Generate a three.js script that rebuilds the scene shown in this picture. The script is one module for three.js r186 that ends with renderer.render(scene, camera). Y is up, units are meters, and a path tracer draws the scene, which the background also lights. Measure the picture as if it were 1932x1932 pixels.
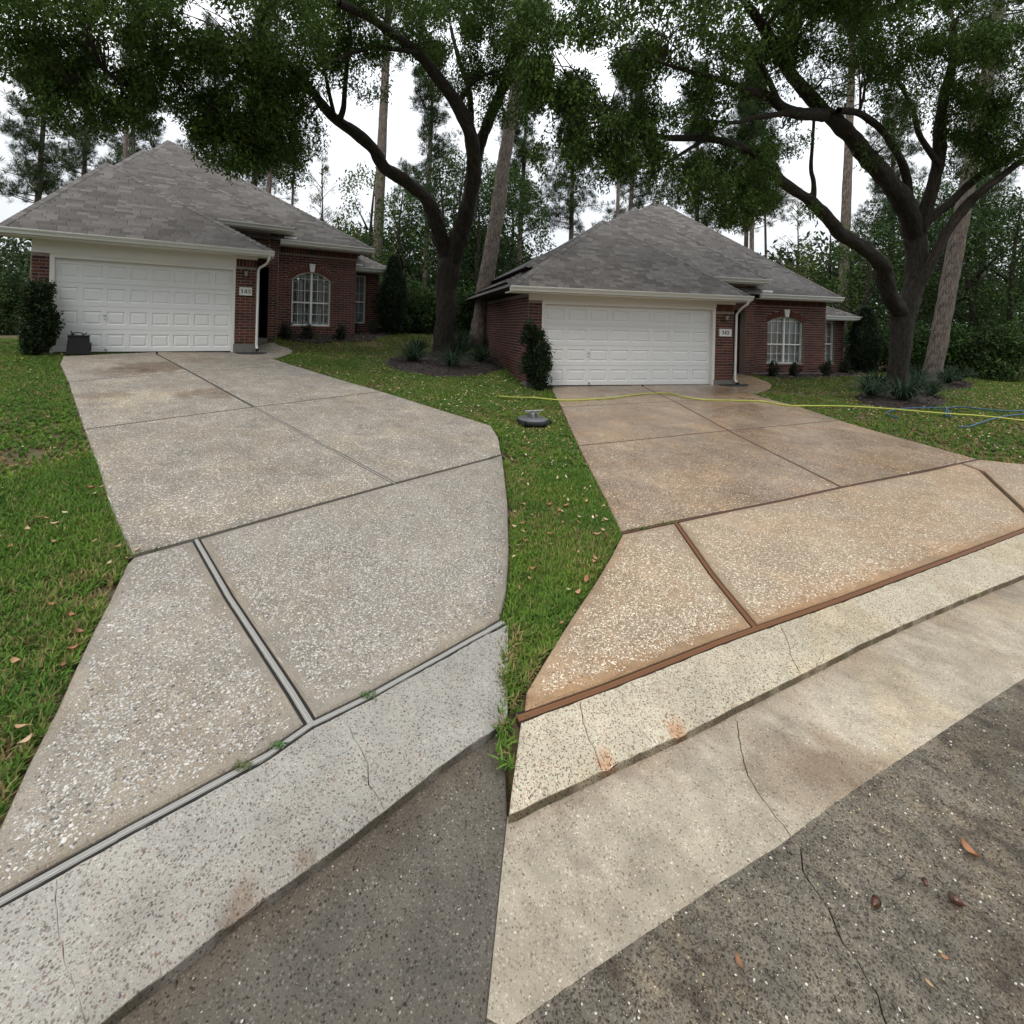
import * as THREE from 'three';
import { mergeGeometries, mergeVertices } from 'three/addons/utils/BufferGeometryUtils.js';
import { RoundedBoxGeometry } from 'three/addons/geometries/RoundedBoxGeometry.js';
import { TextGeometry } from 'three/addons/geometries/TextGeometry.js';
import { FontLoader } from 'three/addons/loaders/FontLoader.js';

// ------------------------------------------------------------------ camera, sky, sun, exposure
const scene = new THREE.Scene();
const FOCAL = 900, FULL = 2800, HORIZON = 615, FRAME = 1932;      // a shifted lens, as an architect's camera has: the camera is level, the frame sits low
const camera = new THREE.PerspectiveCamera(2 * Math.atan(FULL / 2 / FOCAL) * 180 / Math.PI, 1, 0.1, 600);
camera.setViewOffset(FULL, FULL, (FULL - FRAME) / 2, FULL / 2 - HORIZON, FRAME, FRAME);
camera.position.set(0, 1.75, 0);
camera.rotation.z = 0.024;
scene.add(camera);

const renderer = new THREE.WebGLRenderer({ antialias: true });
renderer.setSize(1024, 1024);
renderer.toneMapping = THREE.LinearToneMapping;
renderer.toneMappingExposure = 1.06;
renderer.shadowMap.enabled = true;

// overcast sky: three times brighter overhead than at the horizon, with soft cloud
{
  const w = 512, h = 256, d = new Float32Array(w * h * 4);
  for (let j = 0; j < h; j++) for (let i = 0; i < w; i++) {
    const el = ((j + 0.5) / h - 0.5) * Math.PI, az = (i + 0.5) / w * Math.PI * 2, s = Math.sin(el);
    const cx = Math.cos(az) * Math.cos(el), cz = Math.sin(az) * Math.cos(el);
    const n = 0.5 + 0.25 * Math.sin(cx * 5 + 2 * Math.sin(s * 9 + cz * 3)) + 0.15 * Math.sin(cz * 11 + 3 * Math.sin(cx * 7 + s * 13)) + 0.1 * Math.sin(cx * 23 + cz * 19 + s * 31);
    const L = s > 0 ? 2.1 * (1 + 2 * s) / 3 * (0.86 + 0.28 * n) : 0.35;
    const b = 1 + 0.05 * (1 - n);
    d.set([L * 0.975 / b, L * 0.995, L * 1.03 * b, 1], (j * w + i) * 4);
  }
  const sky = new THREE.DataTexture(d, w, h, THREE.RGBAFormat, THREE.FloatType);
  sky.mapping = THREE.EquirectangularReflectionMapping; sky.magFilter = THREE.LinearFilter; sky.needsUpdate = true;
  scene.background = sky; scene.environment = sky;
}
const sun = new THREE.DirectionalLight(0xfff4e6, 1.3);
sun.position.set(-9, 22, 7); sun.target.position.set(0, 0, -8);
sun.castShadow = true; sun.shadow.radius = 34; sun.shadow.mapSize.set(2048, 2048);
Object.assign(sun.shadow.camera, { left: -35, right: 35, top: 35, bottom: -35, near: 1, far: 90 });
scene.add(sun, sun.target);

// ------------------------------------------------------------------ surveyed site data, in metres (x east, z south; four numbers: x, y, z, radius)
const SITE = {
  slabsL: [[[-8.795,-9.29],[-7.228,-7.779],[-6.303,-9.378],[-8.397,-11.309],[-8.668,-11.667],[-9.547,-10.152]],[[-8.397,-11.309],[-6.303,-9.378],[-5.089,-11.098],[-5.856,-11.816],[-7.766,-13.497],[-8.668,-11.667]],[[-7.228,-7.779],[-4.843,-5.418],[-3.745,-6.973],[-6.303,-9.378]],[[-6.303,-9.378],[-3.745,-6.973],[-2.347,-8.738],[-3.503,-9.703],[-5.089,-11.098]],[[-4.843,-5.418],[-3.751,-4.345],[-3.034,-3.626],[-2.381,-3.009],[-2.134,-3.269],[-1.703,-3.767],[-1.066,-4.483],[-3.745,-6.973]],[[-3.745,-6.973],[-1.066,-4.483],[-0.222,-5.39],[-0.077,-5.678],[-0.133,-6.345],[-0.254,-6.836],[-1.384,-7.856],[-2.347,-8.738]],[[-2.37,-3.006],[-2.347,-2.917],[-2.178,-2.6],[-2.059,-2.363],[-1.931,-2.121],[-1.809,-1.901],[-1.709,-1.698],[-1.531,-1.377],[-1.452,-1.265],[-1.326,-1.386],[-1.201,-1.504],[-1.053,-1.638],[-0.88,-1.797],[-0.774,-1.936],[-0.924,-2.085],[-1.56,-2.692],[-2.131,-3.271]],[[-2.131,-3.271],[-1.56,-2.692],[-0.924,-2.085],[-0.774,-1.936],[-0.588,-2.09],[-0.297,-2.366],[-0.084,-2.574],[-0.008,-2.687],[0.027,-2.971],[0.04,-3.506],[0.02,-4.351],[-0.025,-5.15],[-0.077,-5.678],[-0.222,-5.39],[-1.066,-4.483],[-1.703,-3.767]]],
  kerbBoardL: [[-1.452,-1.265],[-1.326,-1.386],[-1.201,-1.504],[-1.053,-1.638],[-0.88,-1.797],[-0.774,-1.936],[-0.588,-2.09],[-0.297,-2.366],[-0.084,-2.574],[-0.008,-2.687]],
  lipL: [[-1.1,-0.945],[-1.05,-1.015],[-0.96,-1.117],[-0.887,-1.195],[-0.805,-1.277],[-0.726,-1.36],[-0.625,-1.44],[-0.545,-1.51],[-0.401,-1.65],[-0.247,-1.811],[-0.055,-1.983],[0.02,-2.08]],
  crackL1: [[-1.285,-1.386],[-1.214,-1.316],[-1.158,-1.264],[-1.097,-1.217],[-1.042,-1.183],[-0.952,-1.119]],
  crackL2: [[-0.662,-1.978],[-0.584,-1.89],[-0.503,-1.792],[-0.475,-1.721],[-0.402,-1.652]],
  walkL: [[-7.572,-13.237],[-5.882,-11.859],[-5.947,-12.389],[-6.056,-13.113],[-6.186,-13.505],[-6.378,-13.648],[-6.656,-13.702],[-6.955,-13.906],[-7.888,-14.845],[-7.579,-14.181]],
  matL: [[-7.343,-13.016],[-7.656,-13.923],[-7.486,-14.007],[-7.063,-13.558],[-6.914,-13.219],[-6.754,-12.7],[-6.769,-12.418]],
  bedL: [[-3.405,-12.725],[-3.421,-14.023],[-3.123,-14.821],[-2.209,-15.935],[-1.159,-16.115],[-0.332,-15.395],[-0.212,-13.561],[-0.634,-11.696],[-1.274,-11.06],[-1.801,-10.901],[-2.506,-11.338],[-3.015,-11.845]],
  bed2L: [[-1.612,-17.047],[-1.187,-17.724],[-0.334,-19.725],[0.281,-25.576],[-0.102,-18.616],[-1.031,-16.913]],
  clumpsL: [[-2.934,-14.945],[-2.581,-12.61],[-1.495,-12.124],[-1.58,-15.032],[-0.87,-13.668],[-1.753,-16.953],[-0.761,-17.157]],
  oakLbase: [[-2.009,-14.186]],
  pineLbase: [[-1.201,-17.655]],
  slabsR: [[[1.011,-11.737],[1.003,-9.45],[3.601,-10.463],[3.52,-12.725],[3.714,-13.452],[1.091,-12.484]],[[3.52,-12.725],[3.601,-10.463],[6.001,-11.285],[6.063,-11.942],[6.188,-14.341],[3.714,-13.452]],[[1.003,-9.45],[0.964,-7.897],[0.947,-6.596],[3.554,-7.752],[3.601,-10.463]],[[3.601,-10.463],[3.554,-7.752],[6.09,-8.803],[6.154,-10.079],[6.001,-11.285]],[[0.947,-6.596],[0.937,-5.495],[0.937,-4.701],[0.926,-3.933],[1.478,-4.19],[2.164,-4.496],[2.715,-4.741],[3.611,-5.174],[3.59,-6.123],[3.554,-7.752]],[[3.554,-7.752],[3.59,-6.123],[3.611,-5.174],[5.215,-5.909],[6.298,-6.406],[6.24,-7.08],[6.126,-7.924],[6.09,-8.803]],[[0.926,-3.918],[0.755,-3.545],[0.568,-3.174],[0.389,-2.844],[0.268,-2.61],[0.153,-2.38],[0.086,-2.246],[0.069,-2.088],[0.141,-2.124],[0.503,-2.289],[1.131,-2.599],[1.447,-2.745],[1.435,-3.324],[1.472,-4.172]],[[1.472,-4.172],[1.435,-3.324],[1.447,-2.745],[2.122,-3.045],[2.95,-3.434],[3.831,-3.85],[4.807,-4.314],[5.834,-5.884],[5.871,-6.209],[5.176,-5.865],[3.611,-5.174],[2.715,-4.741],[2.164,-4.496]],[[5.871,-6.209],[5.834,-5.884],[4.807,-4.314],[6.268,-4.942],[7.559,-6.184],[6.86,-6.174],[6.298,-6.406]]],
  kerbBoardR: [[0.069,-2.088],[0.141,-2.124],[0.503,-2.289],[1.131,-2.599],[1.447,-2.745],[2.122,-3.045],[2.95,-3.434],[3.831,-3.85],[4.807,-4.314],[6.268,-4.942]],
  lipR: [[0.033,-1.7],[0.123,-1.751],[0.276,-1.824],[0.475,-1.92],[0.702,-2.026],[0.971,-2.153],[1.07,-2.208],[1.496,-2.418],[2.02,-2.682],[2.637,-2.97],[3.222,-3.231],[3.968,-3.555],[5.108,-4.021]],
  crackR1: [[0.351,-2.213],[0.353,-2.082],[0.365,-1.998],[0.39,-1.93],[0.392,-1.882]],
  crackR2: [[1.607,-2.813],[1.586,-2.688],[1.518,-2.511],[1.51,-2.424]],
  dirtEdge: [[0.027,-1.211],[0.148,-1.272],[0.296,-1.343],[0.487,-1.433],[0.706,-1.539],[0.979,-1.661],[1.221,-1.787],[1.502,-1.922],[1.869,-2.091],[2.298,-2.292],[2.861,-2.553],[3.761,-2.951]],
  streetCrack: [[1.072,-2.201],[1.046,-2.113],[1.007,-1.998],[0.987,-1.909],[0.997,-1.818],[1.022,-1.723],[1.046,-1.653],[1.006,-1.584],[1.017,-1.525],[1.023,-1.483],[1.012,-1.397],[1.031,-1.365],[1.031,-1.292],[1.005,-1.197],[0.989,-1.131]],
  walkR: [[6.152,-14.109],[6.076,-11.969],[6.509,-12.338],[6.991,-12.876],[7.401,-13.496],[7.63,-14.059],[7.558,-14.403],[7.553,-14.74],[7.223,-15.221],[6.74,-14.296]],
  matR: [[6.157,-13.769],[6.547,-14.289],[6.822,-14.405],[6.954,-14.278],[6.872,-14.044],[6.455,-13.494],[6.136,-13.13]],
  bedR: [[8.471,-11.715],[9.258,-12.495],[10.217,-13.199],[11.077,-13.534],[11.383,-13.19],[10.967,-12.156],[10.139,-11.139],[9.308,-10.505],[8.383,-10.147],[8.055,-10.469],[8.152,-11.079]],
  bed2R: [[12.671,-14.784],[13.974,-15.795],[14.869,-16.003],[14.897,-15.334],[13.631,-14.157],[12.665,-13.79],[12.253,-13.932]],
  clumpsR: [[9.886,-12.862],[8.704,-11.519],[8.978,-10.915],[10.486,-12.42],[10.481,-11.925],[12.497,-14.637],[13.27,-14.538],[14.621,-15.567]],
  oakRbase: [[9.801,-12.101]],
  pineRbase: [[13.784,-15.599]],
  yellowHose: [[-0.226,-8.967],[0.133,-9.708],[0.518,-10.203],[1.117,-10.156],[2.167,-10.561],[3.14,-11.279],[3.785,-11.469],[3.973,-11.031],[4.229,-10.685],[5.091,-10.66],[5.625,-10.619],[5.932,-10.164],[6.282,-10.024],[7.05,-10.08],[7.894,-9.88],[8.627,-9.517],[9.231,-9.336],[9.75,-8.881]],
  blueHose: [[7.28,-8.926],[7.294,-9.068],[7.337,-9.242],[7.589,-9.577],[8.161,-9.947],[8.89,-10.169],[9.213,-10.105],[8.823,-9.592],[8.486,-9.203],[8.479,-9.25],[9.043,-9.887],[9.479,-10.284],[9.865,-10.332],[10.049,-10.167],[10.415,-9.996],[11.401,-10.286]],
  blueHose2: [[7.778,-8.278],[7.997,-8.32],[8.335,-8.529],[8.621,-8.716],[9.62,-9.331],[10.973,-9.898]],
  cleaner: [[0.369,-7.832]],
  streetBits: [[1.619,-1.641],[1.192,-1.498],[1.427,-1.512],[1.388,-1.559],[1.321,-1.569],[0.683,-1.342],[1.282,-1.368],[1.191,-1.311]],
  bag: [[-8.178,-8.765]],
  shrubL: [[-8.568,-8.784],[-8.92,-8.901]],
  shrubR: [[0.617,-11.341],[0.337,-11.253]],
  leafDriveL: [[-2.379,-3.07],[-2.36,-2.97],[-2.078,-2.332],[-2.007,-2.221],[-1.967,-2.127]],
  oakL: [[[-2.038,0.517,-14.2,0.426],[-2.018,0.991,-14.2,0.316],[-1.993,1.939,-14.2,0.292],[-1.96,2.804,-14.15,0.291],[-1.889,3.428,-14.1,0.329],[-1.868,3.821,-14.1,0.329]],[[-1.879,3.632,-14.1,0.235],[-2.086,4.155,-13.719,0.218],[-2.187,4.558,-13.338,0.202],[-2.34,5.063,-12.956,0.186],[-2.899,5.496,-12.575,0.171],[-3.362,5.735,-12.194,0.157],[-3.556,6.063,-11.812,0.143],[-3.895,6.307,-11.431,0.129],[-4.202,6.439,-11.05,0.117],[-4.385,6.613,-10.669,0.104],[-4.489,6.787,-10.287,0.093],[-4.617,6.935,-9.906,0.082],[-4.867,6.937,-9.525,0.071],[-4.989,6.813,-9.144,0.062],[-5.338,6.667,-8.762,0.052],[-5.76,6.549,-8.381,0.044],[-6.119,6.271,-8,0.036]],[[-1.816,3.634,-14.1,0.266],[-1.537,4.347,-13.54,0.241],[-1.262,5.023,-12.98,0.216],[-1.103,5.74,-12.42,0.193],[-1.126,6.376,-11.86,0.171],[-1.432,6.978,-11.3,0.151],[-1.853,7.34,-10.74,0.131],[-2.164,7.536,-10.18,0.113],[-2.383,7.466,-9.62,0.096],[-2.817,7.523,-9.06,0.081],[-3.216,7.436,-8.5,0.066]],[[-1.445,4.905,-14,0.218],[-1.201,5.873,-13.583,0.194],[-1.08,6.509,-13.167,0.171],[-0.728,7.302,-12.75,0.149],[-0.369,7.978,-12.333,0.128],[-0.114,8.701,-11.917,0.108],[0.06,9.356,-11.5,0.089]],[[-4.06,6.341,-10.9,0.073],[-3.887,6.521,-10.675,0.062],[-3.79,6.735,-10.45,0.052],[-3.667,7.287,-10.225,0.043],[-3.525,7.834,-10,0.033]],[[-4.158,6.411,-10.9,0.048],[-4.16,6.885,-10.467,0.039],[-4.15,7.404,-10.033,0.03],[-4.05,7.788,-9.6,0.021]],[[-1.168,6.548,-12.3,0.082],[-1.258,7.822,-12.2,0.068],[-1.505,8.425,-12.1,0.054],[-1.727,9.244,-12,0.04]],[[-1.494,7.065,-11.6,0.077],[-0.969,7.567,-11.3,0.053],[-0.216,7.699,-11,0.031]],[[-4.65,6.706,-9.1,0.045],[-4.997,6.311,-8.867,0.034],[-5.338,5.892,-8.633,0.024],[-5.464,5.353,-8.4,0.014]],[[-4.32,6.598,-9.9,0.05],[-4.935,6.337,-9.733,0.038],[-5.373,5.874,-9.567,0.027],[-5.581,5.325,-9.4,0.016]],[[-5.773,6.56,-8.4,0.037],[-6.253,6.038,-8.067,0.028],[-6.678,5.672,-7.733,0.02],[-6.964,5.407,-7.4,0.012]],[[-2.083,7.32,-9.8,0.054],[-2.95,7.242,-9.533,0.042],[-3.48,6.868,-9.267,0.031],[-3.777,6.561,-9,0.02]]],
  oakR: [[[9.778,0.035,-12.1,0.296],[9.797,0.371,-12.1,0.229],[9.831,1.166,-12.1,0.215],[9.866,1.745,-12.1,0.222],[9.914,2.19,-12.1,0.255],[9.96,2.527,-12.1,0.269]],[[9.898,2.324,-12.1,0.202],[9.386,2.7,-11.856,0.189],[9.028,3.115,-11.612,0.176],[8.806,3.377,-11.369,0.163],[8.225,3.716,-11.125,0.151],[7.455,4.033,-10.881,0.14],[7.009,4.295,-10.637,0.129],[6.482,4.586,-10.394,0.118],[5.974,4.759,-10.15,0.107],[5.484,4.92,-9.906,0.097],[5.203,5.129,-9.662,0.087],[4.742,5.245,-9.419,0.078],[4.156,5.347,-9.175,0.069],[3.557,5.349,-8.931,0.06],[2.648,5.251,-8.688,0.052],[2.234,5.267,-8.444,0.044],[1.592,5.297,-8.2,0.036]],[[9.965,2.325,-12.1,0.242],[10.14,2.868,-12.1,0.215],[10.211,3.259,-12.1,0.215],[10.206,3.945,-12.1,0.229],[10.193,4.483,-12.1,0.242]],[[10.185,4.348,-12.1,0.242],[9.622,4.818,-11.71,0.22],[8.949,5.274,-11.32,0.199],[8.091,5.783,-10.93,0.179],[7.212,6.304,-10.54,0.159],[6.589,6.432,-10.15,0.141],[5.936,6.622,-9.76,0.124],[5.323,6.887,-9.37,0.107],[4.874,7.017,-8.98,0.092],[4.393,7.25,-8.59,0.077],[3.912,7.358,-8.2,0.064]],[[6.19,6.145,-9.6,0.128],[5.321,6.079,-9.333,0.109],[4.709,6.257,-9.067,0.091],[4.265,6.185,-8.8,0.073],[3.753,6.203,-8.533,0.057],[3.146,6.19,-8.267,0.041],[2.418,6.209,-8,0.027]],[[5.189,5.951,-9.1,0.061],[4.398,5.719,-8.867,0.046],[3.901,5.519,-8.633,0.032],[3.309,5.47,-8.4,0.019]],[[4.938,6.06,-9,0.06],[4.622,6.409,-8.8,0.047],[4.317,6.681,-8.6,0.035],[3.925,7.026,-8.4,0.023]],[[10.239,4.349,-12.1,0.175],[10.116,4.645,-11.871,0.158],[10.127,5.215,-11.643,0.142],[10.113,5.887,-11.414,0.127],[9.913,6.749,-11.186,0.112],[9.837,7.466,-10.957,0.097],[9.75,7.875,-10.729,0.083],[9.566,8.69,-10.5,0.07]],[[10.254,4.282,-12.1,0.121],[10.244,4.584,-11.88,0.111],[10.613,5.011,-11.66,0.101],[10.96,5.472,-11.44,0.092],[11.178,5.722,-11.22,0.082],[11.705,6.127,-11,0.073]],[[10.141,2.841,-12.1,0.134],[10.26,3.356,-11.88,0.121],[10.516,4.193,-11.66,0.109],[10.87,4.961,-11.44,0.097],[10.966,5.181,-11.22,0.085],[11.711,5.882,-11,0.073]],[[6.667,6.388,-9.9,0.066],[7.424,6.525,-10.34,0.071],[8.289,6.322,-10.78,0.077],[9.028,5.907,-11.22,0.082],[9.622,5.273,-11.66,0.088],[10.025,4.882,-12.1,0.094]],[[10.012,5.846,-11.3,0.075],[9.347,6.402,-11.067,0.057],[8.953,6.962,-10.833,0.04],[8.393,7.43,-10.6,0.024]],[[6.486,4.576,-10.4,0.058],[6.436,4.995,-10.3,0.05],[6.31,5.246,-10.2,0.043],[6.268,5.773,-10.1,0.035],[6.226,6.29,-10,0.028]],[[3.544,5.337,-8.9,0.04],[2.881,4.883,-8.75,0.027],[2.457,4.533,-8.6,0.014]],[[4.833,5.312,-9.6,0.043],[4.505,4.973,-9.5,0.029],[4.151,4.67,-9.4,0.016]]],
  crownL: [[-7.909,6.186,-7.5,1,0.625,1],[-7.327,5.755,-7.6,0.676,0.464,1],[-7.245,5.26,-7.8,0.607,0.52,0.8],[-6.744,6.107,-7.6,1.013,0.507,1.1],[-6.6,5.493,-7.8,0.52,0.477,0.8],[-6.126,6.538,-8,1.067,0.622,1],[-6.568,5.42,-8.2,0.41,0.456,0.5],[-6.041,6.04,-8.4,0.653,0.56,0.8],[-5.523,6.444,-8.6,0.956,0.669,1.2],[-5.774,5.573,-8.8,0.489,0.587,0.9],[-5.562,5.144,-9.2,0.613,0.613,1.1],[-5.161,5.877,-9,0.8,0.7,1.2],[-5.063,5.523,-9.6,0.64,0.64,1.1],[-5.261,4.878,-9.6,0.427,0.427,0.7],[-4.766,6.49,-9.6,0.64,0.533,1],[-4.376,7.339,-9.4,1.044,0.574,0.9],[-4.816,5.135,-10,0.444,0.5,0.7],[-4.563,5.975,-10.4,0.404,0.578,0.5],[-3.695,7.761,-9.8,0.871,0.653,0.7],[-3.195,7.064,-10,0.667,0.611,0.4],[-4.195,7.04,-10,0.5,0.5,0.4],[-2.77,7.819,-9.6,0.96,0.587,0.9],[-1.861,8.299,-10.5,1.05,0.642,0.9],[-1.631,7.91,-11.5,0.767,0.767,0.5],[-0.621,8.445,-11.5,0.894,0.894,0.8],[-0.952,7.529,-12,0.667,0.8,0.4],[-0.428,8.892,-11,0.978,0.733,1],[-0.219,7.546,-12,0.6,0.8,0.6],[-4.418,6.604,-7.5,1.667,0.417,1],[-6.458,6.302,-7,1.556,0.389,1]],
  crownR: [[0.232,6.513,-8,0.533,0.711,1.1],[0.732,6.08,-8,0.711,0.711,1.2],[1.223,5.47,-8.2,0.729,0.638,1.1],[0.802,4.897,-8.4,0.56,0.56,0.8],[0.583,5.546,-8.2,0.456,0.547,0.9],[1.612,6.457,-8,0.8,0.533,1.1],[1.899,5.857,-8.4,0.653,0.56,1],[2.061,5.097,-8.6,0.669,0.573,1.1],[1.401,4.699,-8.6,0.526,0.382,0.6],[2.652,6.69,-8.2,0.638,0.41,0.8],[2.725,5.304,-8.6,0.573,0.478,1],[3,4.707,-8.8,0.587,0.538,1],[3.752,4.754,-9.2,0.613,0.613,1.1],[4.357,4.255,-9.6,0.48,0.427,0.8],[4.453,5.148,-9.4,0.627,0.522,1],[4.984,4.647,-9.8,0.49,0.49,0.8],[3.472,6.455,-8.4,0.653,0.653,0.7],[3.463,5.794,-8.8,0.538,0.391,0.6],[4.922,6.72,-9,0.6,0.6,0.4],[4.401,7.16,-8.6,0.86,0.478,0.8],[5.503,5.749,-9.8,0.436,0.544,0.4],[5.732,7.46,-9.2,0.818,0.562,0.6],[6.215,6.861,-9.6,0.48,0.48,0.35],[7.2,7.641,-9.8,0.871,0.762,0.8],[8.519,7.079,-10.6,0.648,0.707,0.5],[8.23,8.005,-10,1,0.778,1],[9.677,7.932,-10.6,0.824,0.942,1.1],[10.438,6.952,-11,0.672,0.856,1],[10.969,6.131,-11.4,0.633,0.633,0.6],[10.622,7.837,-10.6,0.824,1.06,1],[11.305,6.484,-11,0.611,0.856,0.8],[7.979,5.929,-10.4,0.462,0.462,0.25],[2.277,6.831,-7.6,1.689,0.422,1],[5.316,7.433,-8.4,1.867,0.42,0.9],[9.274,8.321,-9.6,1.28,0.533,1],[6.34,4.387,-10.4,0.289,0.289,0.3]],
  pineLtrunk: [[-1.215,1.036,-17.6,0.391],[-1.141,2.016,-17.6,0.313],[-1.047,2.996,-17.6,0.293],[-0.914,3.978,-17.6,0.284],[-0.648,5.94,-17.6,0.264],[-0.422,7.902,-17.6,0.235],[-0.042,10.845,-17.6,0.196],[0.278,13.787,-17.6,0.156],[0.515,16.14,-17.6,0.098]],
  pineRtrunk: [[13.841,0.145,-15.7,0.331],[13.913,0.775,-15.7,0.253],[14.111,2.001,-15.7,0.235],[14.339,3.403,-15.7,0.227],[14.58,4.979,-15.7,0.218],[14.87,6.731,-15.7,0.209],[15.247,9.183,-15.7,0.192],[15.624,11.635,-15.7,0.166],[15.989,14.61,-15.7,0.105]],
  pines: [[-25.169,-25,15,0.16,0.42,2.2],[-26.297,-29,17,0.17,0.4,2.6],[-21.425,-27,18,0.15,0.45,2.2],[-17.076,-27,17,0.15,0.42,2.4],[-16.341,-30,18,0.16,0.45,2.4],[-13.034,-25,17,0.14,0.48,2.1],[-12.637,-27,14,0.08,0.62,1.2],[-6.888,-24,22,0.27,0.62,2.4],[-4.989,-27,16,0.17,0.3,2.8],[0.259,-27,16,0.16,0.4,2.4],[3.379,-28,16,0.17,0.42,2.4],[6.407,-27,17,0.15,0.45,2.2],[10.396,-27,16,0.15,0.42,2.4],[14.584,-30,17,0.15,0.45,2.4],[12.514,-25,16,0.13,0.48,2],[14.415,-27,13,0.08,0.62,1.2],[16.599,-24,21,0.24,0.6,2.4],[21.403,-27,15,0.17,0.3,2.8],[25.52,-26,16,0.17,0.34,2.6]],
  poles: [[-18.864,-23,11.4,0.11],[5.136,-24,9.4,0.1]],
  broadleaf: [[-6.447,-21,7.4,1.5,1.6,2],[-4.584,-20,6.2,1.7,0.8,1],[-3.332,-22,8.2,2,1,0],[-1.548,-21,7,1.8,0.6,0],[-0.29,-23,8.5,2.1,0.8,1],[-9.425,-26,6,1.5,1.6,2],[-2.676,-25,9.5,2.2,2,1],[14.629,-22,6.6,1.5,1.6,2],[14.632,-20,6.2,1.7,0.8,1],[17.684,-22,8,2,0.8,0],[17.854,-20,6.4,1.8,0.4,0],[18.438,-19,6.6,1.9,0.3,1],[18.867,-18,7,2,0.3,0],[21.345,-25,9.5,2.2,2,1],[23.024,-24,9.5,2.4,1.6,0]],
  thinTrees: [[-9.767,-24,9],[14.226,-24,8]],
  thicket: [[-4.754,-18.5,1.5,1.2],[-3.683,-18.8,1.7,1.3],[-2.667,-19,1.5,1.2],[-1.735,-19.2,1.8,1.3],[-0.788,-19.5,1.7,1.3],[0.192,-20,1.8,1.4],[13.918,-18.6,1.8,1.2],[14.669,-18,1.5,1.2],[15.914,-18.4,1.9,1.2],[16.298,-17.6,1.7,1.3],[16.686,-17,1.8,1.3],[17.308,-16.6,1.9,1.4],[-16.997,-16,1.9,1.4],[-17.671,-15.5,2,1.5]],
  cypress: [[-4.256,-17],[12.737,-17.2]],
};
// ------------------------------------------------------------------ helpers
let seedState = 7;
const seed = (s) => { seedState = s | 0; };
const rnd = () => { seedState = (seedState + 0x6d2b79f5) | 0; let t = Math.imul(seedState ^ (seedState >>> 15), 1 | seedState); t = (t + Math.imul(t ^ (t >>> 7), 61 | t)) ^ t; return ((t ^ (t >>> 14)) >>> 0) / 4294967296; };
const rr = (a, b) => a + (b - a) * rnd();
const pick = (a) => a[Math.floor(rnd() * a.length)];
const ss = (a, b, x) => { const t = Math.min(1, Math.max(0, (x - a) / (b - a))); return t * t * (3 - 2 * t); };
const hash = (i, j) => { let h = Math.imul(i, 374761393) + Math.imul(j, 668265263) | 0; h = Math.imul(h ^ (h >>> 13), 1274126177); return ((h ^ (h >>> 16)) >>> 0) / 4294967296; };
function noise(x, y) {
  const i = Math.floor(x), j = Math.floor(y), u = ss(0, 1, x - i), v = ss(0, 1, y - j);
  return (hash(i, j) * (1 - u) + hash(i + 1, j) * u) * (1 - v) + (hash(i, j + 1) * (1 - u) + hash(i + 1, j + 1) * u) * v;
}
const fbm = (x, y, o = 4) => { let s = 0, a = 0.5, t = 0; for (let k = 0; k < o; k++) { s += a * noise(x, y); t += a; x = x * 2.03 + 17.1; y = y * 2.03 + 5.7; a *= 0.5; } return s / t; };

const names = new Map();
function numbered(n) { const k = names.get(n) || 0; names.set(n, k + 1); return k ? n + '_' + String(k).padStart(3, '0') : n; }
function shade(o) { o.traverse((m) => { if (m.isMesh) { m.castShadow = true; m.receiveShadow = true; } }); return o; }
function tag(o, label, category, group, kind) {
  if (label) o.userData.label = label;
  if (category) o.userData.category = category;
  if (group) o.userData.group = group;
  if (kind) o.userData.kind = kind;
  return o;
}
function top(o, name, label, category, group, kind) { o.name = numbered(name); tag(o, label, category, group, kind); scene.add(o); return o; }
function part(parent, name, geo, mat) { const m = new THREE.Mesh(geo, mat); m.name = name; m.castShadow = m.receiveShadow = true; parent.add(m); return m; }
const std = (c, r = 0.85, more = {}) => new THREE.MeshStandardMaterial({ color: Array.isArray(c) ? new THREE.Color().setRGB(...c) : c, roughness: r, ...more });
const box = (w, h, d, x = 0, y = 0, z = 0) => new THREE.BoxGeometry(w, h, d).translate(x, y, z);
const span = (x0, x1, y0, y1, z0, z1) => box(x1 - x0, y1 - y0, z1 - z0, (x0 + x1) / 2, (y0 + y1) / 2, (z0 + z1) / 2);
const rbox = (w, h, d, r, x = 0, y = 0, z = 0) => new RoundedBoxGeometry(w, h, d, 2, r).translate(x, y, z);
const merge = (l) => mergeGeometries(l.map((g) => { const n = g.index ? g.toNonIndexed() : g; for (const k of Object.keys(n.attributes)) if (!['position', 'normal', 'uv', 'color'].includes(k)) n.deleteAttribute(k); return n; }));
function tint(g, c) { const n = g.attributes.position.count, a = new Float32Array(n * 3); for (let i = 0; i < n; i++) a.set(c, i * 3); g.setAttribute('color', new THREE.BufferAttribute(a, 3)); return g; }

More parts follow.
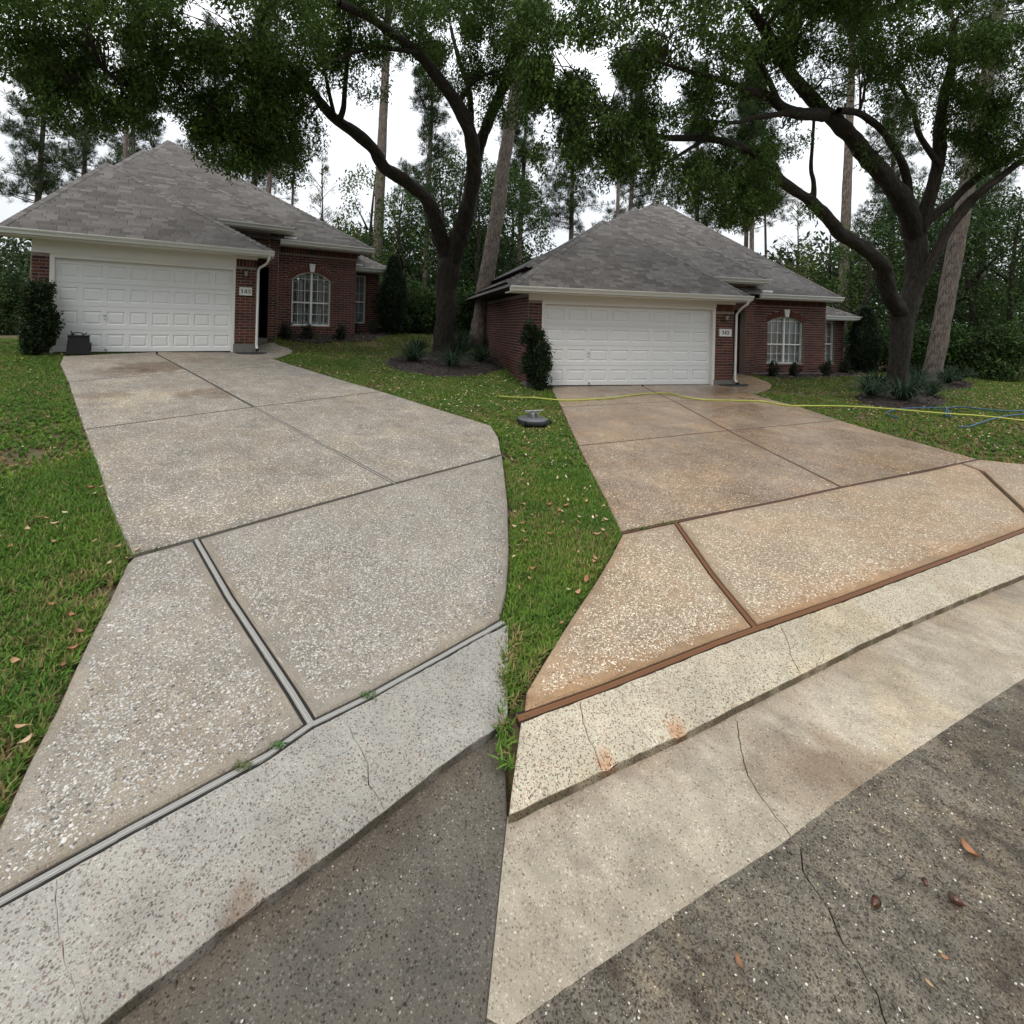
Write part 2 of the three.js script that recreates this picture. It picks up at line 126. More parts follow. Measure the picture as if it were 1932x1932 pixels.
// ---- the lie of the land: two lots, the left one climbing from the street, the right one nearly level, with a low bank between them
const dot2 = (a, b) => a[0] * b[0] + a[1] * b[1];
const LOTL = { R: [-7.272, -12.4], U: [0.850, -0.526], V: [-0.526, -0.850], base: 0.91, turn: Math.atan2(0.526, 0.850) };
const LOTR = { R: [5.643, -13.35], U: [0.970, -0.243], V: [-0.243, -0.970], base: 0.235, turn: Math.atan2(0.243, 0.970) };
function land(x, z) {
  let hl = Math.min(0.063 * Math.max(0, -0.7035 * x - 0.7107 * z), 1.1);
  let q = [x - LOTL.R[0], z - LOTL.R[1]];
  hl += 0.40 * ss(0.1, 2.0, dot2(q, LOTL.V)) * ss(0.5, 1.3, dot2(q, LOTL.U));
  let hr = 0.0178 * Math.min(Math.max(-z, 0), 15);
  q = [x - LOTR.R[0], z - LOTR.R[1]];
  hr += 0.10 * ss(0, 1, dot2(q, LOTR.V)) * ss(0.7, 1.6, dot2(q, LOTR.U));
  const w = 1 - ss(-0.047, 0.05, x / Math.max(0.5, -z));
  return hl * w + hr * (1 - w);
}
const local = (lot, u, v) => [lot.R[0] + lot.U[0] * u + lot.V[0] * v, lot.R[1] + lot.U[1] * u + lot.V[1] * v];

// ---- polygons and polylines on the ground, points [x, z]
function inside(p, poly) { let c = false; for (let i = 0, j = poly.length - 1; i < poly.length; j = i++) { const a = poly[i], b = poly[j]; if ((a[1] > p[1]) !== (b[1] > p[1]) && p[0] < (b[0] - a[0]) * (p[1] - a[1]) / (b[1] - a[1]) + a[0]) c = !c; } return c; }
function segDist(p, a, b) { const dx = b[0] - a[0], dy = b[1] - a[1], l = dx * dx + dy * dy; let t = l ? ((p[0] - a[0]) * dx + (p[1] - a[1]) * dy) / l : 0; t = Math.min(1, Math.max(0, t)); return [Math.hypot(p[0] - a[0] - t * dx, p[1] - a[1] - t * dy), t]; }
function lineDist(p, line, closed) { let m = 1e9; for (let i = 0; i < line.length - (closed ? 0 : 1); i++) m = Math.min(m, segDist(p, line[i], line[(i + 1) % line.length])[0]); return m; }
function area(poly) { let s = 0; for (let i = 0; i < poly.length; i++) { const a = poly[i], b = poly[(i + 1) % poly.length]; s += a[0] * b[1] - b[0] * a[1]; } return s / 2; }
function inset(poly, d) {                                          // d > 0 shrinks
  const s = area(poly) > 0 ? 1 : -1, n = poly.length;
  return poly.map((p, i) => {
    const a = poly[(i + n - 1) % n], b = poly[(i + 1) % n];
    let e1 = [p[0] - a[0], p[1] - a[1]], e2 = [b[0] - p[0], b[1] - p[1]];
    const l1 = Math.hypot(...e1) || 1, l2 = Math.hypot(...e2) || 1;
    const n1 = [-e1[1] / l1 * s, e1[0] / l1 * s], n2 = [-e2[1] / l2 * s, e2[0] / l2 * s];
    const k = d / Math.max(0.35, 1 + n1[0] * n2[0] + n1[1] * n2[1]);
    return [p[0] + (n1[0] + n2[0]) * k, p[1] + (n1[1] + n2[1]) * k];
  });
}
function nearestT(p, line) { let best = [1e9, 0]; for (let i = 0; i < line.length - 1; i++) { const [d, t] = segDist(p, line[i], line[i + 1]); if (d < best[0]) best = [d, i + t]; } return best[1]; }
function along(line, t) { const i = Math.min(line.length - 2, Math.max(0, Math.floor(t))), f = t - i; return [line[i][0] + (line[i + 1][0] - line[i][0]) * f, line[i][1] + (line[i + 1][1] - line[i][1]) * f]; }
function subline(line, t0, t1) { const o = [along(line, t0)]; for (let i = Math.floor(t0) + 1; i < t1; i++) o.push(line[i]); o.push(along(line, t1)); return o; }
function rough(line, step, amp, s = 1) {                            // a line with a ragged edge
  const o = [];
  for (let i = 0; i < line.length - 1; i++) {
    const a = line[i], b = line[i + 1], l = Math.hypot(b[0] - a[0], b[1] - a[1]), n = Math.max(1, Math.round(l / step));
    for (let k = 0; k < n; k++) { const t = k / n, x = a[0] + (b[0] - a[0]) * t, y = a[1] + (b[1] - a[1]) * t, e = i + k ? amp : 0, m = fbm(x * 40 * s + 3, y * 40 * s, 3) - 0.5; o.push([x - (b[1] - a[1]) / l * m * e * 2, y + (b[0] - a[0]) / l * m * e * 2]); }
  }
  o.push(line[line.length - 1]);
  return o;
}
// a slab that follows the land: top sheet cut fine, an eased edge and sides
function slabGeo(poly, { topAt = 0, thick = 0.1, edge = 0.12, ease = 0.006, colour = null } = {}) {
  if (area(poly) < 0) poly = poly.slice().reverse();
  const y = (x, z) => land(x, z) + (typeof topAt === 'function' ? topAt(x, z) : topAt);
  const xs = poly.map((p) => p[0]), zs = poly.map((p) => p[1]), cx0 = Math.min(...xs), cz0 = Math.min(...zs), nx = Math.max(1, Math.ceil((Math.max(...xs) - cx0) / edge)), nz = Math.max(1, Math.ceil((Math.max(...zs) - cz0) / edge));
  const cut = (P, ax, v, keep) => { const o = []; for (let i = 0; i < P.length; i++) { const p = P[i], q = P[(i + 1) % P.length], a = keep * (p[ax] - v) <= 0, b = keep * (q[ax] - v) <= 0; if (a) o.push(p); if (a !== b) { const t = (v - p[ax]) / (q[ax] - p[ax]); o.push(ax ? [p[0] + (q[0] - p[0]) * t, v] : [v, p[1] + (q[1] - p[1]) * t]); } } return o; };
  const pos = [], tri3 = (a, b, c) => { if ((b[0] - a[0]) * (c[1] - a[1]) - (b[1] - a[1]) * (c[0] - a[0]) > 1e-10) pos.push(a[0], 0, a[1], c[0], 0, c[1], b[0], 0, b[1]); };
  for (let j = 0; j < nz; j++) {
    const z0 = cz0 + j * edge, z1 = cz0 + (j + 1) * edge, row = cut(cut(poly, 1, z0, -1), 1, z1, 1); if (row.length < 3) continue;
    for (let i = 0; i < nx; i++) {
      const x0 = cx0 + i * edge, x1 = cx0 + (i + 1) * edge, c = cut(cut(row, 0, x0, -1), 0, x1, 1); if (c.length < 3) continue;
      if (Math.abs(area(c)) > 0.9999 * edge * edge) { tri3([x0, z0], [x1, z0], [x1, z1]); tri3([x0, z0], [x1, z1], [x0, z1]); continue; }
      const d = c.filter((p, k) => { const q = c[(k + 1) % c.length]; return Math.hypot(p[0] - q[0], p[1] - q[1]) > 1e-6; }); if (d.length < 3) continue;
      for (const t of THREE.ShapeUtils.triangulateShape(d.map((p) => new THREE.Vector2(...p)), [])) { const [A, B, C] = t.map((k) => d[k]); if ((B[0] - A[0]) * (C[1] - A[1]) - (B[1] - A[1]) * (C[0] - A[0]) > 0) tri3(A, B, C); else tri3(A, C, B); }
    }
  }
  let g = new THREE.BufferGeometry(); g.setAttribute('position', new THREE.Float32BufferAttribute(pos, 3));
  g = mergeVertices(g, 1e-4);
  const P = g.attributes.position; for (let i = 0; i < P.count; i++) P.setY(i, y(P.getX(i), P.getZ(i)));
  g.computeVertexNormals();
  const side = [], out = inset(poly, -ease), n = poly.length;
  for (let i = 0; i < n; i++) {
    const a = poly[i], b = poly[(i + 1) % n], A = out[i], B = out[(i + 1) % n], m = Math.max(1, Math.ceil(Math.hypot(b[0] - a[0], b[1] - a[1]) / edge));
    for (let k = 0; k < m; k++) {
      const f = (p, q, t) => [p[0] + (q[0] - p[0]) * t, p[1] + (q[1] - p[1]) * t], t0 = k / m, t1 = (k + 1) / m;
      const r0 = [f(a, b, t0), f(a, b, t1)], r1 = [f(A, B, t0), f(A, B, t1)];
      const v = (p, dy) => [p[0], y(p[0], p[1]) + dy, p[1]];
      const a0 = v(r0[0], 0), a1 = v(r0[1], 0), b0 = v(r1[0], -ease), b1 = v(r1[1], -ease), c0 = v(r1[0], -thick), c1 = v(r1[1], -thick);
      side.push(...a0, ...a1, ...b1, ...a0, ...b1, ...b0, ...b0, ...b1, ...c1, ...b0, ...c1, ...c0);
    }
  }
  const sg = new THREE.BufferGeometry(); sg.setAttribute('position', new THREE.Float32BufferAttribute(side, 3)); sg.computeVertexNormals();
  const geo = mergeGeometries([g.toNonIndexed(), sg]), Q = geo.attributes.position, uv = new Float32Array(Q.count * 2);
  const nTop = g.index.count; for (let i = 0; i < Q.count; i++) { const sd = i >= nTop; uv[i * 2] = sd ? (Q.getX(i) - Q.getZ(i)) * 0.8 : Q.getX(i); uv[i * 2 + 1] = sd ? Q.getY(i) : Q.getZ(i); }
  geo.setAttribute('uv', new THREE.BufferAttribute(uv, 2));
  if (colour) { const c = new Float32Array(Q.count * 3); for (let i = 0; i < Q.count; i++) c.set(colour(Q.getX(i), Q.getZ(i), i >= nTop), i * 3); geo.setAttribute('color', new THREE.BufferAttribute(c, 3)); }
  return geo;
}
function stripGeo(line, width, topAt, thick) {                      // a board that follows a line
  const l = [], r = [];
  for (let i = 0; i < line.length; i++) { const a = line[Math.max(0, i - 1)], b = line[Math.min(line.length - 1, i + 1)], d = Math.hypot(b[0] - a[0], b[1] - a[1]) || 1, nx = -(b[1] - a[1]) / d * width / 2, nz = (b[0] - a[0]) / d * width / 2; l.push([line[i][0] + nx, line[i][1] + nz]); r.push([line[i][0] - nx, line[i][1] - nz]); }
  const g = slabGeo([...l, ...r.reverse()], { topAt, thick, edge: 0.2, ease: 0.003 });
  let s = 0; const Q = g.attributes.position, uv = g.attributes.uv;
  for (let i = 0; i < Q.count; i++) { const p = [Q.getX(i), Q.getZ(i)]; const t = nearestT(p, line), k = Math.floor(Math.min(t, line.length - 1.001)); s = 0; for (let j = 0; j < k; j++) s += Math.hypot(line[j + 1][0] - line[j][0], line[j + 1][1] - line[j][1]); const seg = line[k], nx = line[k + 1]; s += (t - k) * Math.hypot(nx[0] - seg[0], nx[1] - seg[1]); uv.setXY(i, s, ((p[0] - seg[0]) * (nx[1] - seg[1]) - (p[1] - seg[1]) * (nx[0] - seg[0])) / (Math.hypot(nx[0] - seg[0], nx[1] - seg[1]) || 1)); }
  return g;
}
// a tapering, slightly knobbly stem through points [x, y, z, r]
function stemGeo(pts, sides = 10, step = 0.18, knob = 0.08) {
  const curve = new THREE.CatmullRomCurve3(pts.map((p) => new THREE.Vector3(p[0], p[1], p[2])), false, 'centripetal');
  const n = Math.max(pts.length * 2, Math.ceil(curve.getLength() / step)), fr = curve.computeFrenetFrames(n, false);
  const pos = [], uv = [], idx = [], len = curve.getLength(), q = new THREE.Vector3();
  for (let i = 0; i <= n; i++) {
    const t = i / n, u = curve.getUtoTmapping(t), f = u * (pts.length - 1), k = Math.min(pts.length - 2, Math.floor(f)), r0 = pts[k][3] + (pts[k + 1][3] - pts[k][3]) * (f - k);
    curve.getPointAt(t, q);
    for (let j = 0; j <= sides; j++) {
      const a = j / sides * Math.PI * 2, r = r0 * (1 + knob * (2 * fbm(Math.cos(a) * 1.7 + t * len * 2.2 + pts[0][0] * 3, Math.sin(a) * 1.7 + t * len * 1.7, 3) - 1) * 2), N = fr.normals[i], B = fr.binormals[i];
      pos.push(q.x + (N.x * Math.cos(a) + B.x * Math.sin(a)) * r, q.y + (N.y * Math.cos(a) + B.y * Math.sin(a)) * r, q.z + (N.z * Math.cos(a) + B.z * Math.sin(a)) * r);
      uv.push(j / sides * Math.max(1, Math.round(r0 * 12)) * 0.5, t * len);
    }
  }
  for (let i = 0; i < n; i++) for (let j = 0; j < sides; j++) { const a = i * (sides + 1) + j, b = a + sides + 1; idx.push(a, b, a + 1, b, b + 1, a + 1); }
  const g = new THREE.BufferGeometry(); g.setAttribute('position', new THREE.Float32BufferAttribute(pos, 3)); g.setAttribute('uv', new THREE.Float32BufferAttribute(uv, 2)); g.setIndex(idx); g.computeVertexNormals();
  return g;
}
const M4 = new THREE.Matrix4(), Q4 = new THREE.Quaternion(), E3 = new THREE.Euler(), V3 = new THREE.Vector3(), S3 = new THREE.Vector3(), C3 = new THREE.Color();
function scatter(name, geo, mat, list, parent, kind = 'stuff') {     // list of { p: [x,y,z], e: [rx,ry,rz], s: n | [x,y,z], c: [r,g,b] }
  const m = new THREE.InstancedMesh(geo, mat, list.length); m.name = name; m.castShadow = m.receiveShadow = true;
  list.forEach((o, i) => { Q4.setFromEuler(E3.set(...(o.e || [0, 0, 0]), o.o || 'YXZ')); const s = o.s ?? 1; S3.set(...(Array.isArray(s) ? s : [s, s, s])); M4.compose(V3.set(...o.p), Q4, S3); m.setMatrixAt(i, M4); if (o.c) m.setColorAt(i, C3.setRGB(...o.c)); });
  if (kind) m.userData.kind = kind;
  if (parent) parent.add(m);
  return m;
}
// ---- textures: only grain, speckle, print
function canvasTex(size, draw, rep = 1, colour = true, h = size) {
  const c = document.createElement('canvas'); c.width = size; c.height = h; draw(c.getContext('2d'), size, h);
  const t = new THREE.CanvasTexture(c); t.wrapS = t.wrapT = THREE.RepeatWrapping; t.repeat.set(rep, rep); if (colour) t.colorSpace = THREE.SRGBColorSpace; t.anisotropy = 8; return t;
}
const css = (r, g, b, a = 1) => `rgba(${r | 0},${g | 0},${b | 0},${a})`;
function speckle(g, n, w, h, rmin, rmax, cols, alpha = 1) {
  for (let k = 0; k < n; k++) {
    const x = rnd() * w, y = rnd() * h, r = rmin + (rmax - rmin) * Math.pow(rnd(), 2.5), e = rr(0.55, 1), a = rnd() * 3.14, c = pick(cols), j = rr(-10, 10);
    g.fillStyle = css(c[0] + j, c[1] + j, c[2] + j, alpha);
    for (const ox of (x < r ? [0, w] : x > w - r ? [0, -w] : [0])) for (const oy of (y < r ? [0, h] : y > h - r ? [0, -h] : [0])) { g.beginPath(); g.ellipse(x + ox, y + oy, r, r * e, a, 0, 6.283); g.fill(); }
  }
}
function mottle(g, w, h, cell, amt) {                                // tileable soft blotches of brightness
  const im = g.getImageData(0, 0, w, h), d = im.data, P = Math.max(2, Math.round(w / cell)), PH = Math.max(2, Math.round(h / cell));
  const hs = (i, j, o) => hash(((i % (P * o)) + P * o) % (P * o) + o * 91, ((j % (PH * o)) + PH * o) % (PH * o) + o * 57);
  const nn = (x, y, o) => { const i = Math.floor(x), j = Math.floor(y), u = ss(0, 1, x - i), v = ss(0, 1, y - j); return (hs(i, j, o) * (1 - u) + hs(i + 1, j, o) * u) * (1 - v) + (hs(i, j + 1, o) * (1 - u) + hs(i + 1, j + 1, o) * u) * v; };
  for (let y = 0; y < h; y++) for (let x = 0; x < w; x++) { const f = x / w * P, k = y / h * PH, n = nn(f, k, 1) * 0.5 + nn(f * 2, k * 2, 2) * 0.3 + nn(f * 4, k * 4, 4) * 0.2, m = 1 + amt * (n - 0.5) * 2, o = (y * w + x) * 4; d[o] *= m; d[o + 1] *= m; d[o + 2] *= m; }
  g.putImageData(im, 0, 0);
}
// ------------------------------------------------------------------ materials of the ground
seed(11);
const aggTex = (base, stones, w) => canvasTex(1536, (g, s) => {
  g.fillStyle = css(...base); g.fillRect(0, 0, s, s);
  speckle(g, 26000, s, s, 0.8, 2.2, [[base[0] - 45, base[1] - 45, base[2] - 45], [base[0] + 25, base[1] + 22, base[2] + 18], [base[0] - 25, base[1] - 27, base[2] - 30]], 0.55);
  speckle(g, w, s, s, 1.6, 8.5, stones, 0.92);
  mottle(g, s, s, 190, 0.10);
}, 1 / 1.4);
const greyStones = [[226, 222, 212], [214, 209, 198], [200, 194, 182], [184, 176, 162], [204, 190, 168], [146, 138, 126], [108, 100, 92], [84, 79, 74], [168, 146, 120]];
const tanStones = [[226, 210, 182], [216, 194, 160], [204, 182, 146], [190, 170, 138], [230, 220, 200], [158, 136, 110], [118, 98, 80], [92, 80, 70], [172, 126, 92]];
const aggL = aggTex([132, 124, 112], greyStones, 15000), aggR = aggTex([140, 120, 99], tanStones, 15000);
const aggBump = canvasTex(1024, (g, s) => { g.fillStyle = '#555'; g.fillRect(0, 0, s, s); speckle(g, 9000, s, s, 1.2, 6, [[190, 190, 190], [225, 225, 225], [60, 60, 60]], 0.9); }, 1 / 1.0, false);
const cementTex = (base, seedN) => { seed(seedN); return canvasTex(1024, (g, s) => {
  g.fillStyle = css(...base); g.fillRect(0, 0, s, s);
  speckle(g, 34000, s, s, 0.9, 3.4, [[base[0] - 52, base[1] - 52, base[2] - 52], [base[0] - 28, base[1] - 30, base[2] - 32], [base[0] + 46, base[1] + 44, base[2] + 40], [base[0] + 24, base[1] + 22, base[2] + 18]], 0.6);
  mottle(g, s, s, 120, 0.09);
}, 1 / 0.9); };
const kerbTex = (base, grains, seedN) => { seed(seedN); return canvasTex(1536, (g, s) => {
  g.fillStyle = css(...base); g.fillRect(0, 0, s, s);
  speckle(g, 42000, s, s, 0.8, 2.6, [[base[0] - 40, base[1] - 40, base[2] - 40], [base[0] + 34, base[1] + 33, base[2] + 31]], 0.7);
  speckle(g, 34000, s, s, 1.4, 6.0, grains, 0.85);
  mottle(g, s, s, 160, 0.08);
}, 1 / 1.1); };
const kerbTexL = kerbTex([150, 147, 139], [[98, 93, 85], [78, 74, 69], [118, 106, 94], [124, 102, 90], [172, 168, 156], [104, 98, 90], [164, 156, 140], [134, 128, 118]], 21);
const kerbTexR = kerbTex([180, 171, 149], [[104, 92, 78], [82, 74, 66], [154, 122, 104], [136, 110, 92], [204, 198, 182], [122, 104, 86]], 22);
const streetTex = (base, lights, seedN, dark = 12000) => { seed(seedN); return canvasTex(1536, (g, s) => {
  g.fillStyle = css(...base); g.fillRect(0, 0, s, s);
  speckle(g, 60000, s, s, 1.2, 4.6, [[base[0] - 42, base[1] - 42, base[2] - 42], [base[0] + 38, base[1] + 37, base[2] + 36], [base[0] + 12, base[1] + 10, base[2] + 6], [base[0] - 20, base[1] - 21, base[2] - 23]], 0.65);
  speckle(g, dark, s, s, 1.2, 5.2, [[base[0] - 60, base[1] - 62, base[2] - 62], [base[0] - 46, base[1] - 48, base[2] - 50]], 0.75);
  speckle(g, 900, s, s, 1.0, 4.2, lights, 0.9);
  mottle(g, s, s, 200, 0.12);
}, 1 / 1.3); };
const dirtyTexL = streetTex([84, 79, 70], [[190, 186, 180], [160, 150, 140]], 31, 6000), washedTex = streetTex([160, 150, 132], [[226, 220, 206], [206, 200, 188]], 32, 5000), dirtyTexR = streetTex([106, 99, 86], [[230, 226, 216], [200, 192, 176], [214, 210, 196]], 33, 30000);
const M = {};
M.aggL = std(0xffffff, 0.88, { map: aggL, bumpMap: aggBump, bumpScale: 0.0025, vertexColors: true });
const wetMap = canvasTex(1024, (g, s) => { g.fillStyle = css(78, 78, 78); g.fillRect(0, 0, s, s); mottle(g, s, s, 260, 0.8); speckle(g, 8000, s, s, 1, 5, [[200, 200, 200], [110, 110, 110]], 0.6); }, 1 / 3.1, false);
M.aggR = std(0xffffff, 1.0, { map: aggR, bumpMap: aggBump, bumpScale: 0.002, roughnessMap: wetMap, vertexColors: true });
M.cemL = std(0xffffff, 0.9, { map: cementTex([136, 128, 116], 41), bumpMap: aggBump, bumpScale: 0.0012, vertexColors: true });
M.cemR = std(0xffffff, 0.7, { map: cementTex([150, 131, 108], 42), bumpMap: aggBump, bumpScale: 0.0012, vertexColors: true });
M.kerbL = std(0xffffff, 0.9, { map: kerbTexL, bumpMap: aggBump, bumpScale: 0.002, vertexColors: true });
M.kerbR = std(0xffffff, 0.85, { map: kerbTexR, bumpMap: aggBump, bumpScale: 0.002, vertexColors: true });
M.dirtyL = std(0xffffff, 0.85, { map: dirtyTexL, bumpMap: aggBump, bumpScale: 0.0015, vertexColors: true });
M.washed = std(0xffffff, 0.85, { map: washedTex, bumpMap: aggBump, bumpScale: 0.0012, vertexColors: true });
M.dirtyR = std(0xffffff, 0.7, { map: dirtyTexR, bumpMap: aggBump, bumpScale: 0.008, vertexColors: true });
const woodTex = (a, b, seedN) => { seed(seedN); return canvasTex(512, (g, w, h) => { g.fillStyle = css(...a); g.fillRect(0, 0, w, h); for (let k = 0; k < 420; k++) { const y = rnd() * h, t = rnd(), al = rr(0.15, 0.6); g.strokeStyle = css(b[0] + t * 40, b[1] + t * 38, b[2] + t * 34, al); g.lineWidth = rr(0.6, 2.6); g.beginPath(); g.moveTo(-10, y); for (let x = 0; x <= w; x += 32) g.lineTo(x, y + rr(-2, 2)); g.stroke(); } }, 1); };
const woodMap = (t) => { t.repeat.set(2, 9); return t; };
M.boardL = std(0xffffff, 0.9, { map: woodMap(woodTex([172, 170, 164], [60, 58, 55], 51)) });
M.boardR = std(0xffffff, 0.6, { map: woodMap(woodTex([126, 80, 44], [58, 32, 14], 52)) });
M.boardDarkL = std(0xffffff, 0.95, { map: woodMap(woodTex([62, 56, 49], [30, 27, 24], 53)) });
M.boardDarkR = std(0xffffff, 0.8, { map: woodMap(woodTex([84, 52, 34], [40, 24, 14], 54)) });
M.jointDirtShade = std([0.016, 0.013, 0.010], 0.97);  // near-black joint dirt, with the gaps' shade put into its colour
M.soil = std([0.055, 0.040, 0.024], 0.97, { vertexColors: false });
seed(44);
const thatch = canvasTex(1024, (g, s) => { g.fillStyle = css(92, 76, 54); g.fillRect(0, 0, s, s); for (let k = 0; k < 16000; k++) { const x = rnd() * s, y = rnd() * s, a = rnd() * 3.14, l = rr(6, 30), c = pick([[120, 100, 66], [70, 55, 40], [84, 92, 44], [146, 124, 84], [58, 46, 36]]); g.strokeStyle = css(...c, 0.75); g.lineWidth = rr(1, 3); g.beginPath(); g.moveTo(x, y); g.lineTo(x + Math.cos(a) * l, y + Math.sin(a) * l); g.stroke(); } }, 1.2);
M.ground = std(0xffffff, 0.97, { map: thatch, bumpMap: thatch, bumpScale: 0.01, vertexColors: true });

// ------------------------------------------------------------------ the ground: one sheet out to the horizon, stepped down below the street
const extend = (l, a, b) => { const o = l.slice(); const go = (p, q, d) => { const k = d / (Math.hypot(p[0] - q[0], p[1] - q[1]) || 1); return [p[0] + (p[0] - q[0]) * k, p[1] + (p[1] - q[1]) * k]; }; if (a) o.unshift(go(l[0], l[1], a)); if (b) o.push(go(l[l.length - 1], l[l.length - 2], b)); return o; };
const boardL = extend(SITE.kerbBoardL, 2.4, 0), lipL = extend(SITE.lipL, 2.4, 0), boardR = extend(SITE.kerbBoardR, 0, 4), lipR = extend(SITE.lipR, 0, 4);
const zAt = (line, x) => { let i = 0; while (i < line.length - 2 && line[i + 1][0] < x) i++; const a = line[i], b = line[i + 1]; return a[1] + (b[1] - a[1]) * (x - a[0]) / (b[0] - a[0] || 1e-6); };
const kerbMid = (x) => x < 0 ? (zAt(boardL, x) + zAt(lipL, x)) / 2 : (zAt(boardR, Math.max(x, 0.07)) + zAt(lipR, Math.max(x, 0.05))) / 2;
const onStreet = (x, z) => z > kerbMid(x);
const allSlabs = [...SITE.slabsL, ...SITE.slabsR];
{
  const axis = (fine0, fine1, step, far) => { const o = []; for (let v = fine0; v <= fine1 + 1e-6; v += step) o.push(v); const lay = (v, sg) => { let s = step; for (; Math.abs(v) < far;) { s = Math.abs(v) < 22 ? Math.min(s * 1.25, 0.28) : s * 1.3; v += sg * s; if (sg > 0) o.push(v); else o.unshift(v); } }; lay(fine1, 1); lay(fine0, -1); return o; };
  const xs = axis(-5, 7, 0.07, 320), zs = axis(-5.5, 1.2, 0.07, 320), pos = [], idx = [], col = [], uvs = [];
  for (const z of zs) for (const x of xs) {
    const st = Math.abs(x) < 12 && z > -9 ? ss(kerbMid(x) - 0.1, kerbMid(x) + 0.1, z) : (z > -1 ? 1 : 0);
    pos.push(x, land(x, z) - 0.045 - 0.10 * st + 0.006 * (fbm(x * 9, z * 9, 2) - 0.5), z);
    const n = fbm(x * 2.2, z * 2.2, 4), g = ss(0.42, 0.6, n), far = Math.hypot(x, z) > 30 ? 1 : 0;
    col.push(0.62 + 0.3 * n, 0.62 + 0.3 * n + 0.06 * g, 0.6 + 0.25 * n); uvs.push(x, z);
  }
  const n = xs.length; for (let j = 0; j < zs.length - 1; j++) for (let i = 0; i < n - 1; i++) { const a = j * n + i; idx.push(a, a + n, a + 1, a + 1, a + n, a + n + 1); }
  const g = new THREE.BufferGeometry(); g.setAttribute('position', new THREE.Float32BufferAttribute(pos, 3)); g.setAttribute('color', new THREE.Float32BufferAttribute(col, 3)); g.setAttribute('uv', new THREE.Float32BufferAttribute(uvs, 2)); g.setIndex(idx); g.computeVertexNormals();
  const m = new THREE.Mesh(g, M.ground); m.castShadow = m.receiveShadow = true;
  top(m, 'ground', 'bare earth under the lawns and out to the woods', 'ground', null, 'structure');
}
// ------------------------------------------------------------------ driveways: exposed-aggregate slabs with timber joint boards
seed(61);
const blotch = (x, z, cx, cz, r, k = 1) => { const d = Math.hypot(x - cx, z - cz) / r + (fbm(x * 5 + k * 7, z * 5, 4) - 0.5) * 1.5; return ss(1.0, 0.72, d); };
const STAIN = { a: [-5.55, -7.1], b: [-4.75, -7.8], c: [-6.05, -7.1], d: [-7.2, -9.75], e: [-7.3, -8.95] };
function slabTone(left, k) {
  return (x, z) => {
    const n = fbm(x * 1.7 + k * 3.1, z * 1.7, 5), f = fbm(x * 16, z * 16, 3), g = fbm(x * 60, z * 60, 2);
    let m = 0.92 + 0.18 * (n - 0.5) * 2 + 0.26 * (f - 0.5) + 0.2 * (g - 0.5), c = [m, m, m];
    const add = (a, t) => { for (let i = 0; i < 3; i++) c[i] *= 1 - a + a * t[i]; };
    if (left) {
      const warm = ss(0.52, 0.66, fbm(x * 2.6 + 9, z * 2.6, 4)); add(warm * 0.55, [1.03, 0.98, 0.88]);
      if (k === 2) { add(blotch(x, z, STAIN.a[0], STAIN.a[1], 0.62, 5) * 0.75, [1.26, 1.23, 1.1]); add(blotch(x, z, STAIN.b[0], STAIN.b[1], 0.55, 2) * 0.8, [0.6, 0.52, 0.45]); add(blotch(x, z, STAIN.c[0], STAIN.c[1], 0.3, 1) * 0.7, [0.64, 0.54, 0.47]); }
      if (k === 0) { add(blotch(x, z, STAIN.d[0], STAIN.d[1], 0.8, 3) * 0.85, [0.56, 0.46, 0.38]); add(blotch(x, z, STAIN.e[0], STAIN.e[1], 0.5, 6) * 0.7, [0.66, 0.56, 0.48]); }
      if (k === 1) add(blotch(x, z, -7.0, -10.8, 0.6, 4) * 0.45, [0.7, 0.6, 0.52]);
      if (k === 4 || k === 5) add(ss(0.55, 0.7, fbm(x * 3.3 + 20, z * 3.3, 4)) * 0.4, [0.84, 0.8, 0.76]);
      if (k >= 6) { add(ss(0.5, 0.68, fbm(x * 4 + 2, z * 4, 4)) * 0.3, [0.86, 0.84, 0.82]); }
    } else {
      const warm = ss(0.45, 0.62, fbm(x * 2.2 + 4, z * 2.2, 4)); add(warm * 0.6, [1.08, 0.97, 0.84]);
      if (k < 6) add(ss(0.42, 0.62, fbm(x * 1.5 + 14, z * 1.5, 4)) * 0.65, [0.80, 0.80, 0.84]);
      if (k === 1) add(blotch(x, z, 5.3, -12.0, 0.8, 4) * 0.7, [0.72, 0.6, 0.52]);
      if (k === 3) add(blotch(x, z, 4.4, -10.2, 0.9, 8) * 0.6, [0.74, 0.66, 0.62]);
      if (k >= 6) { const e = lineDist([x, z], SITE.kerbBoardR); add(ss(0.2, 0.05, e + (f - 0.5) * 0.25) * 0.75, [1.0, 0.84, 0.66]); }
    }
    return c;
  };
}
